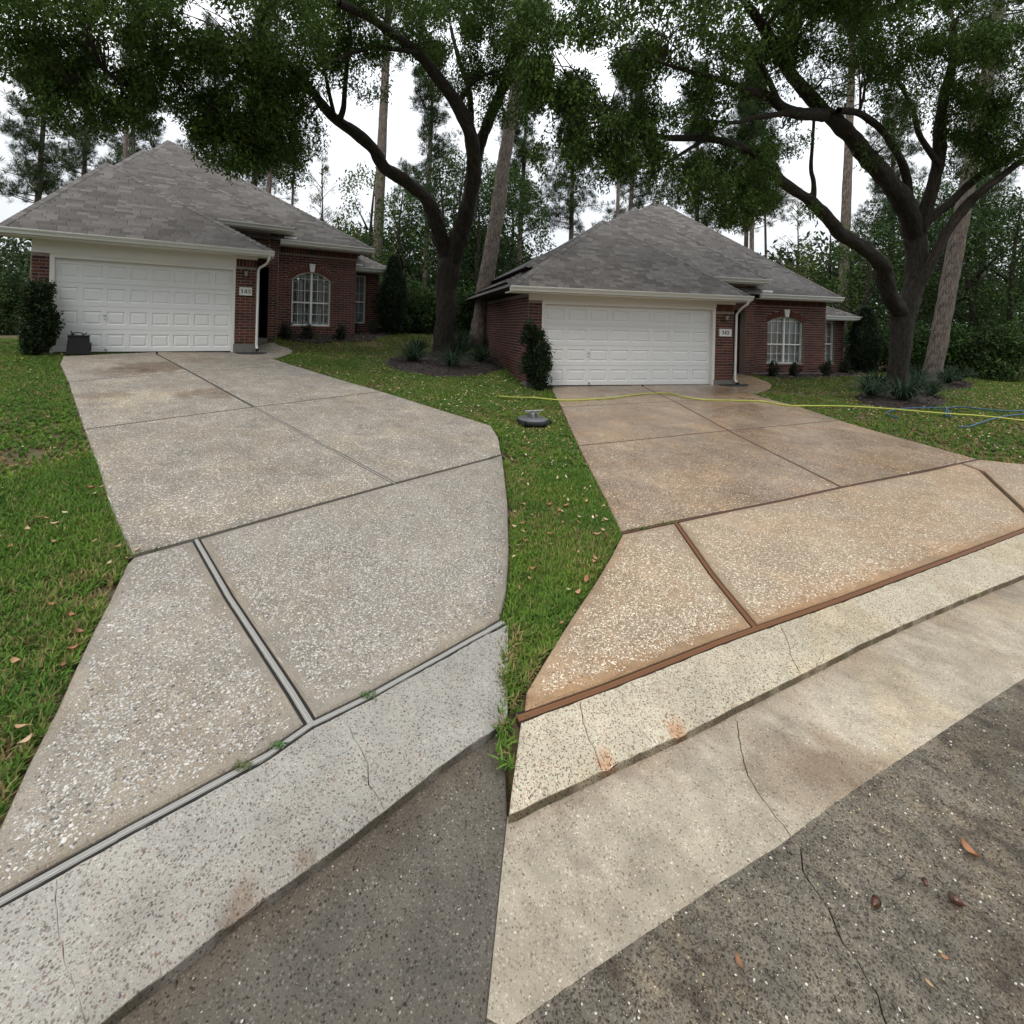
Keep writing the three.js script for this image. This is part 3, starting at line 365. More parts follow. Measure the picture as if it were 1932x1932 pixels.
function pebbleList(poly, left, k, dens) {
  const o = [], ins = inset(poly, 0.0), xs = poly.map((p) => p[0]), zs = poly.map((p) => p[1]), x0 = Math.min(...xs), x1 = Math.max(...xs), z0 = Math.min(...zs), z1 = Math.max(...zs);
  const n = Math.round((x1 - x0) * (z1 - z0) * dens);
  for (let i = 0; i < n; i++) {
    const x = rr(x0, x1), z = rr(z0, z1), d = Math.hypot(x, z);
    if (d > 3.2 && rnd() > Math.pow(3.2 / d, 1.6)) continue;
    if (!inside([x, z], ins)) continue;
    const e = lineDist([x, z], poly, true); if (e < 0.055 * fbm(x * 14, z * 14, 2) - 0.004 || (e < 0.05 && rnd() < 0.5)) continue;
    if (rnd() > 0.3 + 1.1 * fbm(x * 7, z * 7, 3)) continue;
    const r = (0.0015 + 0.0050 * Math.pow(rnd(), 2.4) + (rnd() < 0.02 ? rr(0.001, 0.005) : 0)) * (d > 3.2 ? 1.05 : 1);
    const t = rnd(), w = rr(0.6, 1.1);
    const c = left ? (t < 0.52 ? [0.52 * w, 0.50 * w, 0.455 * w] : t < 0.76 ? [0.30 * w, 0.28 * w, 0.25 * w] : t < 0.9 ? [0.12 * w, 0.11 * w, 0.10 * w] : [0.34 * w, 0.26 * w, 0.18 * w])
      : (t < 0.56 ? [0.68 * w, 0.60 * w, 0.46 * w] : t < 0.86 ? [0.36 * w, 0.29 * w, 0.21 * w] : t < 0.94 ? [0.13 * w, 0.10 * w, 0.08 * w] : [0.72, 0.68, 0.58]);
    o.push({ p: [x, land(x, z) - r * 0.08, z], e: [rr(-0.2, 0.2), rnd() * 6.28, rr(-0.2, 0.2)], s: [r * rr(0.9, 1.5), r * 0.42, r * rr(0.6, 1)], c });
  }
  return o;
}
const pebbleGeo = new THREE.IcosahedronGeometry(1, 0);
M.pebble = std(0xffffff, 0.7);
function driveway(slabs, left) {
  const d = new THREE.Group(); const near = left ? [6, 7] : [6, 7, 8], gap = 0.024, peb = [];
  slabs.forEach((poly, k) => {
    const nr = near.includes(k);
    const p = inset(poly, nr ? 0.032 : gap);
    const s = part(d, 'slab', slabGeo(p, { topAt: 0, thick: 0.1, edge: nr ? 0.06 : 0.11, ease: 0.007, colour: slabTone(left, k) }), nr ? (left ? M.cemL : M.cemR) : (left ? M.aggL : M.aggR));
    tag(s, left ? ['oil-stained slab before the garage door', null, 'slab with a pale scrubbed middle and brown stains'][k] : null);
    if (nr) peb.push(...pebbleList(p, left, k, left ? 26000 : 22000));
    else if (k >= 4) peb.push(...pebbleList(p, left, k, 4200));
  });
  scatter('pebbles', pebbleGeo, M.pebble, peb, d);
  // boards down the joints
  const bm = left ? M.boardL : M.boardR, P = slabs, J = (a, w = 0.042, y = -0.003, m = left ? M.boardDarkL : M.boardDarkR) => part(d, 'joint_board', stripGeo(a, w, y, 0.03), m), F = (a, w, y) => part(d, 'joint_dirt_shade', stripGeo(a, w, y, 0.02), M.jointDirtShade);
  if (left) {
    J([P[0][1], P[0][2], P[1][2]]); J([P[2][1], P[2][2], P[3][2]]);
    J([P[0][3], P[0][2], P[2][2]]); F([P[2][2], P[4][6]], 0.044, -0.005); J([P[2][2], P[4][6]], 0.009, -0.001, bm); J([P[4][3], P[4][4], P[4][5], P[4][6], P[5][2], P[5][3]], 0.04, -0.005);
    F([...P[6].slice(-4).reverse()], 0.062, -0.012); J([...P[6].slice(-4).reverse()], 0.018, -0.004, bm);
  } else {
    J([P[0][1], P[0][2], P[1][2]]); J([P[2][2], P[2][3], P[3][2]]);
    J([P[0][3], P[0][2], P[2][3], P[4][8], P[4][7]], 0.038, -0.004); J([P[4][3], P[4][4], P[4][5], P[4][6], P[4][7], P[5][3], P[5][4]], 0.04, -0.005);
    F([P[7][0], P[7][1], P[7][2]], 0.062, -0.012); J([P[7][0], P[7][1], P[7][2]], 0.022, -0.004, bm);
  }
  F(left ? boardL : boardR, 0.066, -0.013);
  for (let i = 0, B = left ? boardL : boardR; i < B.length - 1; i += 3) part(d, 'joint_board', stripGeo(B.slice(i, Math.min(B.length, i + 4)), left ? 0.018 : 0.022, -0.005 + 0.002 * (i % 2), 0.03), bm);
  top(d, 'driveway', left ? 'unwashed grey pebbled driveway with weathered silver boards in its joints' : 'washed tan pebbled driveway with wet brown boards in its joints', 'driveway', null, 'structure');
  return d;
}
driveway(SITE.slabsL, true); driveway(SITE.slabsR, false);

// ------------------------------------------------------------------ kerbs, cracked across, with chipped lips
function kerb(board, lip, cracks, chips, mat, left) {
  const k = new THREE.Group(), inner = rough(inset2(board, 0.03), 0.04, 0.005), outer = rough(lip, 0.05, 0.004, 0.6);
  const topAt = (x, z) => { const a = lineDist([x, z], board), b = lineDist([x, z], lip); let y = -0.018 * a / (a + b + 1e-4) - 0.012 * ss(0.03, 0, b); for (const c of chips) y -= 0.011 * ss(1, 0.8, Math.hypot(x - c[0], z - c[1]) / c[2] + (fbm(x * 40, z * 40, 2) - 0.5) * 0.7); return y; };
  const colour = (x, z, side) => {
    const n = fbm(x * 3.3, z * 3.3, 5), g = fbm(x * 50, z * 50, 2), b = lineDist([x, z], lip); let m = 0.92 + 0.2 * (n - 0.5) * 2 + 0.1 * (g - 0.5), c = [m, m, m];
    const add = (a, t) => { for (let i = 0; i < 3; i++) c[i] *= 1 - a + a * t[i]; };
    for (const q of chips) add(ss(1.05, 0.8, Math.hypot(x - q[0], z - q[1]) / q[2] + (fbm(x * 40, z * 40, 2) - 0.5) * 0.7) * 0.9, left ? [0.66, 0.54, 0.47] : [1.0, 0.68, 0.52]);
    if (!left) add(ss(0.5, 0.66, fbm(x * 2.4 + 8, z * 2.4, 3)) * 0.5, [1.0, 0.93, 0.80]);
    else add(ss(0.5, 0.68, fbm(x * 3 + 40, z * 3, 4)) * 0.4, [0.9, 0.84, 0.78]);
    if (side && b < 0.03) add(0.45 + 0.5 * ss(0.3, 0.55, fbm(x * 12, z * 12, 3)), [0.30, 0.27, 0.21]);                // black algae, and the lip face's shade put into its colour
    return c;
  };
  let tb = 0, tl = 0, last = null;
  const cuts = cracks.map((c) => ({ c: rough(c, 0.03, 0.007, 2), b: nearestT(c[0], inner), l: nearestT(c[c.length - 1], outer) }));
  cuts.push({ c: null, b: inner.length - 1, l: outer.length - 1 });
  for (const q of cuts) {
    const a = subline(inner, tb, q.b), b = subline(outer, tl, q.l).reverse();
    const poly = [...a, ...(q.c ? q.c.slice(1, -1).map((p) => [p[0] - 0.0036, p[1]]) : []), ...b, ...(last ? last.slice(1, -1).reverse().map((p) => [p[0] + 0.0036, p[1]]) : [])];
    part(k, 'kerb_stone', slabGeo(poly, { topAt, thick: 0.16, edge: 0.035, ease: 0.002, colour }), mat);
    tb = q.b; tl = q.l; last = q.c;
  }
  top(k, 'kerb', left ? 'grey unwashed concrete kerb with two cracks and a brown chip' : 'pale washed concrete kerb with two cracks and orange chips', 'kerb', null, 'structure');
}
function inset2(line, d) { return line.map((p, i) => { const a = line[Math.max(0, i - 1)], b = line[Math.min(line.length - 1, i + 1)], l = Math.hypot(b[0] - a[0], b[1] - a[1]); return [p[0] - (b[1] - a[1]) / l * d, p[1] + (b[0] - a[0]) / l * d]; }); }
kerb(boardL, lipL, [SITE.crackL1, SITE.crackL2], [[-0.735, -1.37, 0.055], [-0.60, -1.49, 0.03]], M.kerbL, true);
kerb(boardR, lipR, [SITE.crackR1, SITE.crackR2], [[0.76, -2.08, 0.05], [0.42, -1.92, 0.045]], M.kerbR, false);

// ------------------------------------------------------------------ street: a joint between the two lots, a crack, and the edge where the washing stopped
{
  const st = new THREE.Group(), DROP = -0.062, dl = rough(SITE.dirtEdge, 0.02, 0.0025, 2.4), cr = rough(SITE.streetCrack, 0.03, 0.008, 2);
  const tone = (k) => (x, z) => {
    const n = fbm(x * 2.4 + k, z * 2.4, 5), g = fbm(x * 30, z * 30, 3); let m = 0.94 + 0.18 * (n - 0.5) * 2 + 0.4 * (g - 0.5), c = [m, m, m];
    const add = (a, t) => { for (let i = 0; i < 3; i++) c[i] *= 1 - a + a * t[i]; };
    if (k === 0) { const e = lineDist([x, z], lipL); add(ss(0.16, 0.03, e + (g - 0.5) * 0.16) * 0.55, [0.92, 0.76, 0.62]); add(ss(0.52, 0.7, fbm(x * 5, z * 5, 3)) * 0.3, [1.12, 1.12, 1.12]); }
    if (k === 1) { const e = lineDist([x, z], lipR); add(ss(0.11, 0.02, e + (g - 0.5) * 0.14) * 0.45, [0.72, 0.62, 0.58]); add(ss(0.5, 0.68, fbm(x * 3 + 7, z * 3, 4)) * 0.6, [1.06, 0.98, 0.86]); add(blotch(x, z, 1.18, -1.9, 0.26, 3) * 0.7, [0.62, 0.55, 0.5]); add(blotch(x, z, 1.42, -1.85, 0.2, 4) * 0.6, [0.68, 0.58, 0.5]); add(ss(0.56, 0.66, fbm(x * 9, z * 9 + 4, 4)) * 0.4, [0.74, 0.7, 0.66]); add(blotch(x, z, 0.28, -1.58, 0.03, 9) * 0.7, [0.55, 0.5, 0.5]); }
    if (k === 2) { const big = fbm(x * 2 + 30, z * 2, 3), rub = ss(0.45, 0.6, big + (g - 0.5) * 0.5); add(rub * 0.75, [0.94, 0.86, 0.74]); add(ss(0.5, 0.58, fbm(x * 9 + 3, z * 9, 5)) * (0.3 + 0.4 * rub), [0.6, 0.57, 0.53]); add(ss(0.55, 0.63, fbm(x * 24 + 3, z * 24, 3)) * (0.4 + 0.5 * rub), [0.38, 0.35, 0.32]); add(ss(0.58, 0.66, fbm(x * 30 + 13, z * 30, 2)) * 0.5, [1.45, 1.42, 1.38]); }
    return c;
  };
  const lumps = (x, z) => DROP + 0.012 * (fbm(x * 16, z * 16, 3) - 0.5) * ss(0.02, 0.25, lineDist([x, z], SITE.dirtEdge));
  const flat = () => DROP;
  // left slab
  const lo = inset2(lipL, -0.02).map((p) => p), lend = lo[lo.length - 1];
  const JT = [[0.024, -1.72], [-0.03, -1.15], [-0.13, 0], [-0.3, 2]], jl = JT.map((p) => [p[0] - 0.003, p[1]]), jr = JT.map((p) => [p[0] + 0.003, p[1]]);
  const leftPoly = [...lo, [0.012, -1.9], ...jl, [-6, 2]];
  part(st, 'street_slab', slabGeo(leftPoly, { topAt: flat, thick: 0.1, edge: 0.05, ease: 0.004, colour: tone(0) }), M.dirtyL);
  // right side, cut by the crack and by the washed edge
  const lr = inset2(lipR, -0.02), start = jr[0];
  const tl = nearestT(cr[0], lr);
  let hit = 0, hd = 1e9; for (let i = 0; i < cr.length; i++) { const d = lineDist(cr[i], dl); if (d < hd) { hd = d; hit = i; } }
  const td = nearestT(cr[hit], dl), crA = cr.slice(0, hit + 1), crB = cr.slice(hit), off = (l, d) => l.map((p) => [p[0] + d, p[1]]);
  const G = 0.0035;
  const d0 = along(jr, nearestT(dl[0], jr)), tj = nearestT(dl[0], jr);
  const W1 = [start, ...subline(lr, 0.0, tl), ...off(crA.slice(1), -G), ...subline(dl, 0, td).reverse().slice(1), ...subline(jr, 0, tj).reverse().slice(0, -1)];
  const W2 = [...subline(lr, tl, lr.length - 1), [dl[dl.length - 1][0] + 2, dl[dl.length - 1][1] - 0.6], ...subline(dl, td, dl.length - 1).reverse().slice(0, -1), ...off(crA.slice(1).reverse(), G)];
  const end = crB[crB.length - 1];
  const D1 = [d0, ...subline(dl, 0, td), ...off(crB.slice(1), -G), [end[0] + 0.3, 2], ...subline(jr, tj, jr.length - 1).reverse().slice(0, -1)];
  const D2 = [...subline(dl, td, dl.length - 1), [dl[dl.length - 1][0] + 2, dl[dl.length - 1][1] - 0.6], [9, 2], [end[0] + 0.304, 2], ...off(crB.slice(1).reverse(), G)];
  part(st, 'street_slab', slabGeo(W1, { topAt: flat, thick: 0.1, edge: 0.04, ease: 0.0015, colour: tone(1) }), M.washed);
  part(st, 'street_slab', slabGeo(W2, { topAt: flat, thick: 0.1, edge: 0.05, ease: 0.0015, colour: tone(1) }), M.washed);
  part(st, 'street_slab', slabGeo(D1, { topAt: lumps, thick: 0.1, edge: 0.03, ease: 0.0015, colour: tone(2) }), M.dirtyR);
  part(st, 'street_slab', slabGeo(D2, { topAt: lumps, thick: 0.1, edge: 0.036, ease: 0.0015, colour: tone(2) }), M.dirtyR);
  top(st, 'street', 'concrete street, dark and dirty except a washed strip on the right', 'street', null, 'structure');
}
// front walks
for (const [poly, lot, pts, mat, lab] of [[SITE.walkL, LOTL, [[0.62, 1.45], [0.6, 0.04], [0.04, -0.04]], M.aggL, 'short grey curved walk from the unwashed driveway to the porch'], [SITE.walkR, LOTR, [[2.1, 1.25], [0.72, 1.25], [0.7, 0.04], [0.06, -0.04]], M.aggR, 'short tan curved walk from the washed driveway to the porch']]) {
  const outerPts = lot === LOTL ? poly.slice(1, 8) : poly.slice(1, 7), p = [...outerPts, ...pts.map((q) => local(lot, ...q))];
  const g = new THREE.Group(); part(g, 'slab', slabGeo(inset(p, 0.012), { topAt: 0.004, thick: 0.09, edge: 0.12, colour: slabTone(lot === LOTL, 9) }), mat);
  top(g, 'walkway', lab, 'path', null, 'structure');
}
// ------------------------------------------------------------------ the houses: brick, hipped shingle roofs, white panelled garage door
seed(71);
const fineNoise = canvasTex(512, (g, s) => { g.fillStyle = css(200, 200, 200); g.fillRect(0, 0, s, s); speckle(g, 16000, s, s, 0.7, 2.4, [[150, 150, 150], [235, 235, 235], [175, 175, 175]], 0.6); mottle(g, s, s, 90, 0.12); }, 1);
const brickTex = fineNoise.clone(); brickTex.repeat.set(1, 1); brickTex.needsUpdate = true;
M.brick = [[0.195, 0.056, 0.036], [0.155, 0.044, 0.030], [0.215, 0.064, 0.040], [0.110, 0.036, 0.027], [0.172, 0.052, 0.035], [0.078, 0.030, 0.026]].map((c) => std(c, 0.9, { map: brickTex }));
M.brickAll = std(0xffffff, 0.9, { map: brickTex, vertexColors: true });
M.mortar = std([0.45, 0.38, 0.32], 0.95, { map: fineNoise });
M.white = std([0.74, 0.74, 0.71], 0.55);
M.trim = std([0.70, 0.69, 0.64], 0.6);
M.gutter = std([0.72, 0.73, 0.70], 0.4);
M.doorPaint = std([0.76, 0.77, 0.76], 0.5);
M.shingleTones = [[0.190, 0.172, 0.159], [0.240, 0.221, 0.205], [0.280, 0.259, 0.242], [0.150, 0.135, 0.125], [0.210, 0.188, 0.171]];
M.shingle = M.shingleTones.map((c) => std(c, 0.95, { map: fineNoise }));
M.shingleAll = std(0xffffff, 0.95, { map: fineNoise, vertexColors: true });
M.roofDeck = std([0.13, 0.12, 0.112], 0.95, { map: fineNoise });
M.glass = new THREE.MeshPhysicalMaterial({ color: 0xffffff, roughness: 0.03, transmission: 1, thickness: 0, ior: 1.5, specularIntensity: 1 });
M.louvre = std([0.22, 0.245, 0.245], 0.6);
M.blackMetal = std([0.03, 0.03, 0.032], 0.45, { metalness: 0.4 });
M.steel = std([0.45, 0.45, 0.45], 0.35, { metalness: 0.9 });
M.base = std([0.30, 0.29, 0.26], 0.95, { map: fineNoise });
M.lampGlass = new THREE.MeshPhysicalMaterial({ color: 0xf4efe0, roughness: 0.3, transmission: 0.7, thickness: 0 });
const font = await new FontLoader().loadAsync('fonts/droid/droid_serif_bold.typeface.json');
const unit = new THREE.BoxGeometry(1, 1, 1);

function shapeOf(pts, holes = []) { const s = new THREE.Shape(pts.map((p) => new THREE.Vector2(...p))); for (const h of holes) s.holes.push(new THREE.Path(h.map((p) => new THREE.Vector2(...p)))); return s; }
const plate = (pts, depth, z, holes) => new THREE.ExtrudeGeometry(shapeOf(pts, holes), { depth, bevelEnabled: false }).translate(0, 0, z - depth);
const rect = (x0, x1, y0, y1) => [[x0, y0], [x1, y0], [x1, y1], [x0, y1]];
function arched(x0, x1, y0, ys, yt, n = 14) {                       // a rectangle with a segmental arch on top
  const w = (x1 - x0) / 2, h = yt - ys, R = (w * w + h * h) / (2 * h), cx = (x0 + x1) / 2, cy = yt - R, a = Math.asin(w / R), o = [[x0, y0], [x1, y0]];
  for (let i = 0; i <= n; i++) { const t = a - 2 * a * i / n; o.push([cx + R * Math.sin(t), cy + R * Math.cos(t)]); }
  return { pts: o, R, cx, cy, a };
}
// running-bond bricks on a wall from (x0, z0) going along (dx, dz); blocked(y) gives the stretches left open at that height
function brickRows(list, x0, len, y0, y1, z, { c, l, dir = [1, 0], open = () => [] }) {
  const rows = Math.floor((y1 - y0) / c);
  for (let r = 0; r < rows; r++) {
    const y = y0 + (r + 0.5) * c, gaps = open(y).slice().sort((a, b) => a[0] - b[0]);
    let spans = [[0, len]]; for (const g of gaps) spans = spans.flatMap(([a, b]) => [[a, Math.min(b, g[0])], [Math.max(a, g[1]), b]]).filter(([a, b]) => b - a > 0.03);
    for (const [a, b] of spans) for (let k = Math.floor(a / l) - 1; k * l < b + l; k++) {
      const s = Math.max(a, k * l + (r % 2 ? l / 2 : 0)), e = Math.min(b, (k + 1) * l + (r % 2 ? l / 2 : 0)); if (e - s < 0.035) continue;
      const m = (s + e) / 2; list.push({ x: x0 + dir[0] * m, y, z: z + dir[1] * m, w: e - s - 0.014, h: c - 0.017, ry: Math.atan2(-dir[1], dir[0]), out: rr(0, 0.003), t: Math.floor(rnd() * 6) });
    }
  }
}
function soldiers(list, x0, x1, y0, h, z, c) { const n = Math.round((x1 - x0) / c), w = (x1 - x0) / n; for (let i = 0; i < n; i++) list.push({ x: x0 + (i + 0.5) * w, y: y0 + h / 2, z, w: w - 0.011, h: h - 0.01, ry: 0, out: rr(0.001, 0.004), t: Math.floor(rnd() * 6) }); }
const brickMatrix = (b) => { Q4.setFromEuler(E3.set(0, b.ry, b.rz || 0, 'YXZ')); return new THREE.Matrix4().compose(new THREE.Vector3(b.x + Math.sin(b.ry) * (0.004 + b.out - 0.012), b.y, b.z + Math.cos(b.ry) * (0.004 + b.out - 0.012)), Q4, new THREE.Vector3(b.w, b.h, 0.03)); };
function layBricks(wall, list, single) {                            // the first ones singly, the rest joined
  const rest = [];
  list.forEach((b, i) => {
    const m = brickMatrix(b);
    if (i < single) { const o = part(wall, 'brick', unit, M.brick[b.t]); m.decompose(o.position, o.quaternion, o.scale); }
    else { const c = M.brick[b.t].color; rest.push(tint(unit.clone().applyMatrix4(m), [c.r, c.g, c.b])); }
  });
  if (rest.length) part(wall, 'bricks', merge(rest), M.brickAll).userData.kind = 'stuff';
}
function sashWindow(house, S, win, z, upperRails, lowerRails, cols, halves, slatTilt) {
  const { x0, x1, y0, y1, ym } = win, ys = win.ys ?? y1, f = 0.033, A = win.ys ? arched(x0, x1, y0, ys, y1) : { pts: rect(x0, x1, y0, y1) };
  const topY = (x) => win.ys ? A.cy + Math.sqrt(Math.max(0, A.R * A.R - (x - A.cx) ** 2)) : y1;
  const B = win.ys ? arched(x0 + f, x1 - f, y0 + f, ys - 0.01, y1 - f) : { pts: rect(x0 + f, x1 - f, y0 + f, y1 - f) };
  const fr = part(house, 'window', plate(A.pts, 0.07, z - 0.03, [B.pts]), M.white);
  part(fr, 'sill', span(x0 - 0.02, x1 + 0.02, y0 - 0.035, y0, z - 0.09, z + 0.02), M.white);
  const w = (x1 - x0) / halves;
  for (let h = 0; h < halves; h++) {
    const a = x0 + w * h, b = a + w, zi = z - 0.055;
    if (h) part(fr, 'mullion', span(a - 0.028, a + 0.028, y0 + f, topY(a) - f * 0.8, z - 0.085, z - 0.02), M.white);
    part(fr, 'meeting_rail', span(a + 0.03, b - 0.03, ym - 0.02, ym + 0.02, z - 0.08, z - 0.03), M.white);
    for (let c = 1; c < cols; c++) { const x = a + w * c / cols; part(fr, 'muntin', span(x - 0.0065, x + 0.0065, y0 + f, ym, zi - 0.012, zi + 0.004), M.white); part(fr, 'muntin', span(x - 0.0065, x + 0.0065, ym, topY(x) - f * 0.7, zi - 0.012, zi + 0.014), M.white); }
    for (let k = 1; k <= upperRails; k++) { const y = ym + (ys + (win.ys ? 0.03 : 0) - ym) * k / (upperRails + (win.ys ? 0 : 1)); part(fr, 'muntin', span(a + 0.03, b - 0.03, y - 0.0065, y + 0.0065, zi - 0.010, zi + 0.016), M.white); }
    for (let k = 1; k <= lowerRails; k++) { const y = y0 + (ym - y0) * k / (lowerRails + 1); part(fr, 'muntin', span(a + 0.03, b - 0.03, y - 0.0065, y + 0.0065, zi - 0.010, zi + 0.006), M.white); }
    const up = [[a, ym], [b, ym]]; for (let i = 0; i <= 8; i++) { const x = b - w * i / 8; up.push([x, topY(x) - 0.01]); }
    part(fr, 'pane', new THREE.ShapeGeometry(shapeOf(up)).translate(0, 0, zi - 0.018), M.glass);
    part(fr, 'pane', new THREE.ShapeGeometry(shapeOf(rect(a, b, y0 + 0.02, ym))).translate(0, 0, zi - 0.024), M.glass);
    // plantation shutters inside, two leaves to each half
    const tilt = slatTilt[h % slatTilt.length], lv = halves > 1 ? 2 : 1;
    for (let q = 0; q < lv; q++) {
      const l0 = a + 0.02 + (w - 0.04) * q / lv, l1 = a + 0.02 + (w - 0.04) * (q + 1) / lv, s = [], t = Math.min(topY(l0 + 0.02), topY(l1 - 0.02)) - 0.05, st = 0.045, zs = z - 0.14;
      s.push(span(l0 + 0.003, l0 + st, y0 + 0.03, t, zs - 0.015, zs + 0.015), span(l1 - st, l1 - 0.003, y0 + 0.03, t, zs - 0.015, zs + 0.015), span(l0 + st, l1 - st, y0 + 0.03, y0 + 0.12, zs - 0.015, zs + 0.015), span(l0 + st, l1 - st, t - 0.07, t, zs - 0.015, zs + 0.015), span(l0 + st, l1 - st, ym - 0.04, ym + 0.03, zs - 0.015, zs + 0.015));
      for (let y = y0 + 0.15; y < t - 0.08; y += 0.052) if (Math.abs(y - ym) > 0.06) s.push(box(l1 - l0 - 2 * st, 0.05, 0.007).rotateX(tilt).translate((l0 + l1) / 2, y, zs));
      s.push(span((l0 + l1) / 2 - 0.006, (l0 + l1) / 2 + 0.006, y0 + 0.13, t - 0.09, zs + 0.022, zs + 0.034));
      part(fr, 'shutter', merge(s), M.louvre);
    }
  }
  return A;
}
function gutterRun(parent, x0, x1, y, z) {                          // ogee gutter with fascia behind
  const s = new THREE.Shape(); s.moveTo(0, 0); s.lineTo(0, -0.115); s.lineTo(0.065, -0.115); s.quadraticCurveTo(0.07, -0.07, 0.095, -0.05); s.quadraticCurveTo(0.115, -0.03, 0.115, -0.012); s.lineTo(0.115, 0); s.lineTo(0.1, 0); s.lineTo(0.1, -0.02); s.lineTo(0.012, -0.02); s.lineTo(0.012, 0); s.closePath();
  const g = new THREE.ExtrudeGeometry(s, { depth: x1 - x0, bevelEnabled: false }).rotateY(-Math.PI / 2).scale(-1, 1, 1);
  // profile x -> outward (+z), extrusion -> along x
  const q = new THREE.ExtrudeGeometry(s, { depth: x1 - x0, bevelEnabled: false }); q.applyMatrix4(new THREE.Matrix4().makeBasis(new THREE.Vector3(0, 0, 1), new THREE.Vector3(0, 1, 0), new THREE.Vector3(-1, 0, 0))); g.dispose();
  return part(parent, 'gutter', q.translate(x1, y, z), M.gutter);
}
function roofSlope(list, caps, uL, uR, vE, wE, P, expo) {            // shingles of one front slope: list of {m, t}
  const dv = P[1] - vE, dw = P[2] - wE, L = Math.hypot(dv, dw), cs = dv / L, sn = dw / L, rows = Math.floor(L / expo), al = -(Math.PI / 2 - Math.atan2(sn, cs));
  for (let r = 0; r < rows; r++) {
    const s = (r + 0.5) * expo, k = s / L, a = uL + (P[0] - uL) * (k - 0.5 * expo / L), b = uR + (P[0] - uR) * (k - 0.5 * expo / L), jit = rr(-0.004, 0.004);
    let x = a - rnd() * 0.25;
    const a2 = uL + (P[0] - uL) * (k + 0.5 * expo / L), b2 = uR + (P[0] - uR) * (k + 0.5 * expo / L);
    while (x < b) {
      const w = rr(0.15, 0.36), x0 = Math.max(x, (a + a2) / 2), x1 = Math.min(x + w, (b + b2) / 2); x += w; if (x1 - x0 < 0.03) continue;
      const lift = rr(0.006, 0.012), q = new THREE.Quaternion().setFromEuler(new THREE.Euler(al + 0.12, 0, 0));
      const p = new THREE.Vector3((x0 + x1) / 2, wE + (s + jit) * sn + lift * cs, -(vE + (s + jit) * cs) + lift * sn);
      const nz = fbm((x0 + x1) * 0.9 + uL, s * 1.4, 3); const t = nz > 0.6 ? pick([1, 2, 4, 1]) : nz < 0.4 ? pick([0, 3, 4, 0]) : pick([0, 1, 2, 3, 4]);
      list.push({ m: new THREE.Matrix4().compose(p, q, new THREE.Vector3(x1 - x0 - 0.008, expo + 0.03, 0.02)), t, s });
    }
  }
  for (const [c, sgn] of [[uL, -1], [uR, 1]]) {                      // caps up the hips, one half on each slope
    const A = new THREE.Vector3(c, wE, -vE), d = new THREE.Vector3(P[0], P[2], -P[1]).sub(A), n = Math.floor(d.length() / 0.14), Y = d.clone().normalize();
    const n1 = new THREE.Vector3(0, cs, sn), run = Math.abs(c - P[0]), n2 = new THREE.Vector3(sgn * dw, run, 0).normalize();
    for (let i = 0; i < n; i++) { const t = Math.floor(rnd() * 5); for (const [N0, dir] of [[n1, -sgn], [n2, 0]]) {
      const X = new THREE.Vector3().crossVectors(Y, N0).normalize(); if (dir ? X.x * dir < 0 : X.z > 0) X.negate();
      const N = N0.clone(), Yt = Y.clone().addScaledVector(N, -0.03).normalize(), Xr = new THREE.Vector3().crossVectors(Yt, N).normalize();
      const m = new THREE.Matrix4().makeBasis(Xr, Yt, new THREE.Vector3().crossVectors(Xr, Yt)).setPosition(A.clone().addScaledVector(Y, (i + 0.5) * 0.14).addScaledVector(X, 0.06).addScaledVector(N, 0.026)); caps.push(tint(new THREE.BoxGeometry(0.12, 0.17, 0.008).applyMatrix4(m), M.shingleTones[t]));
    } }
  }
}
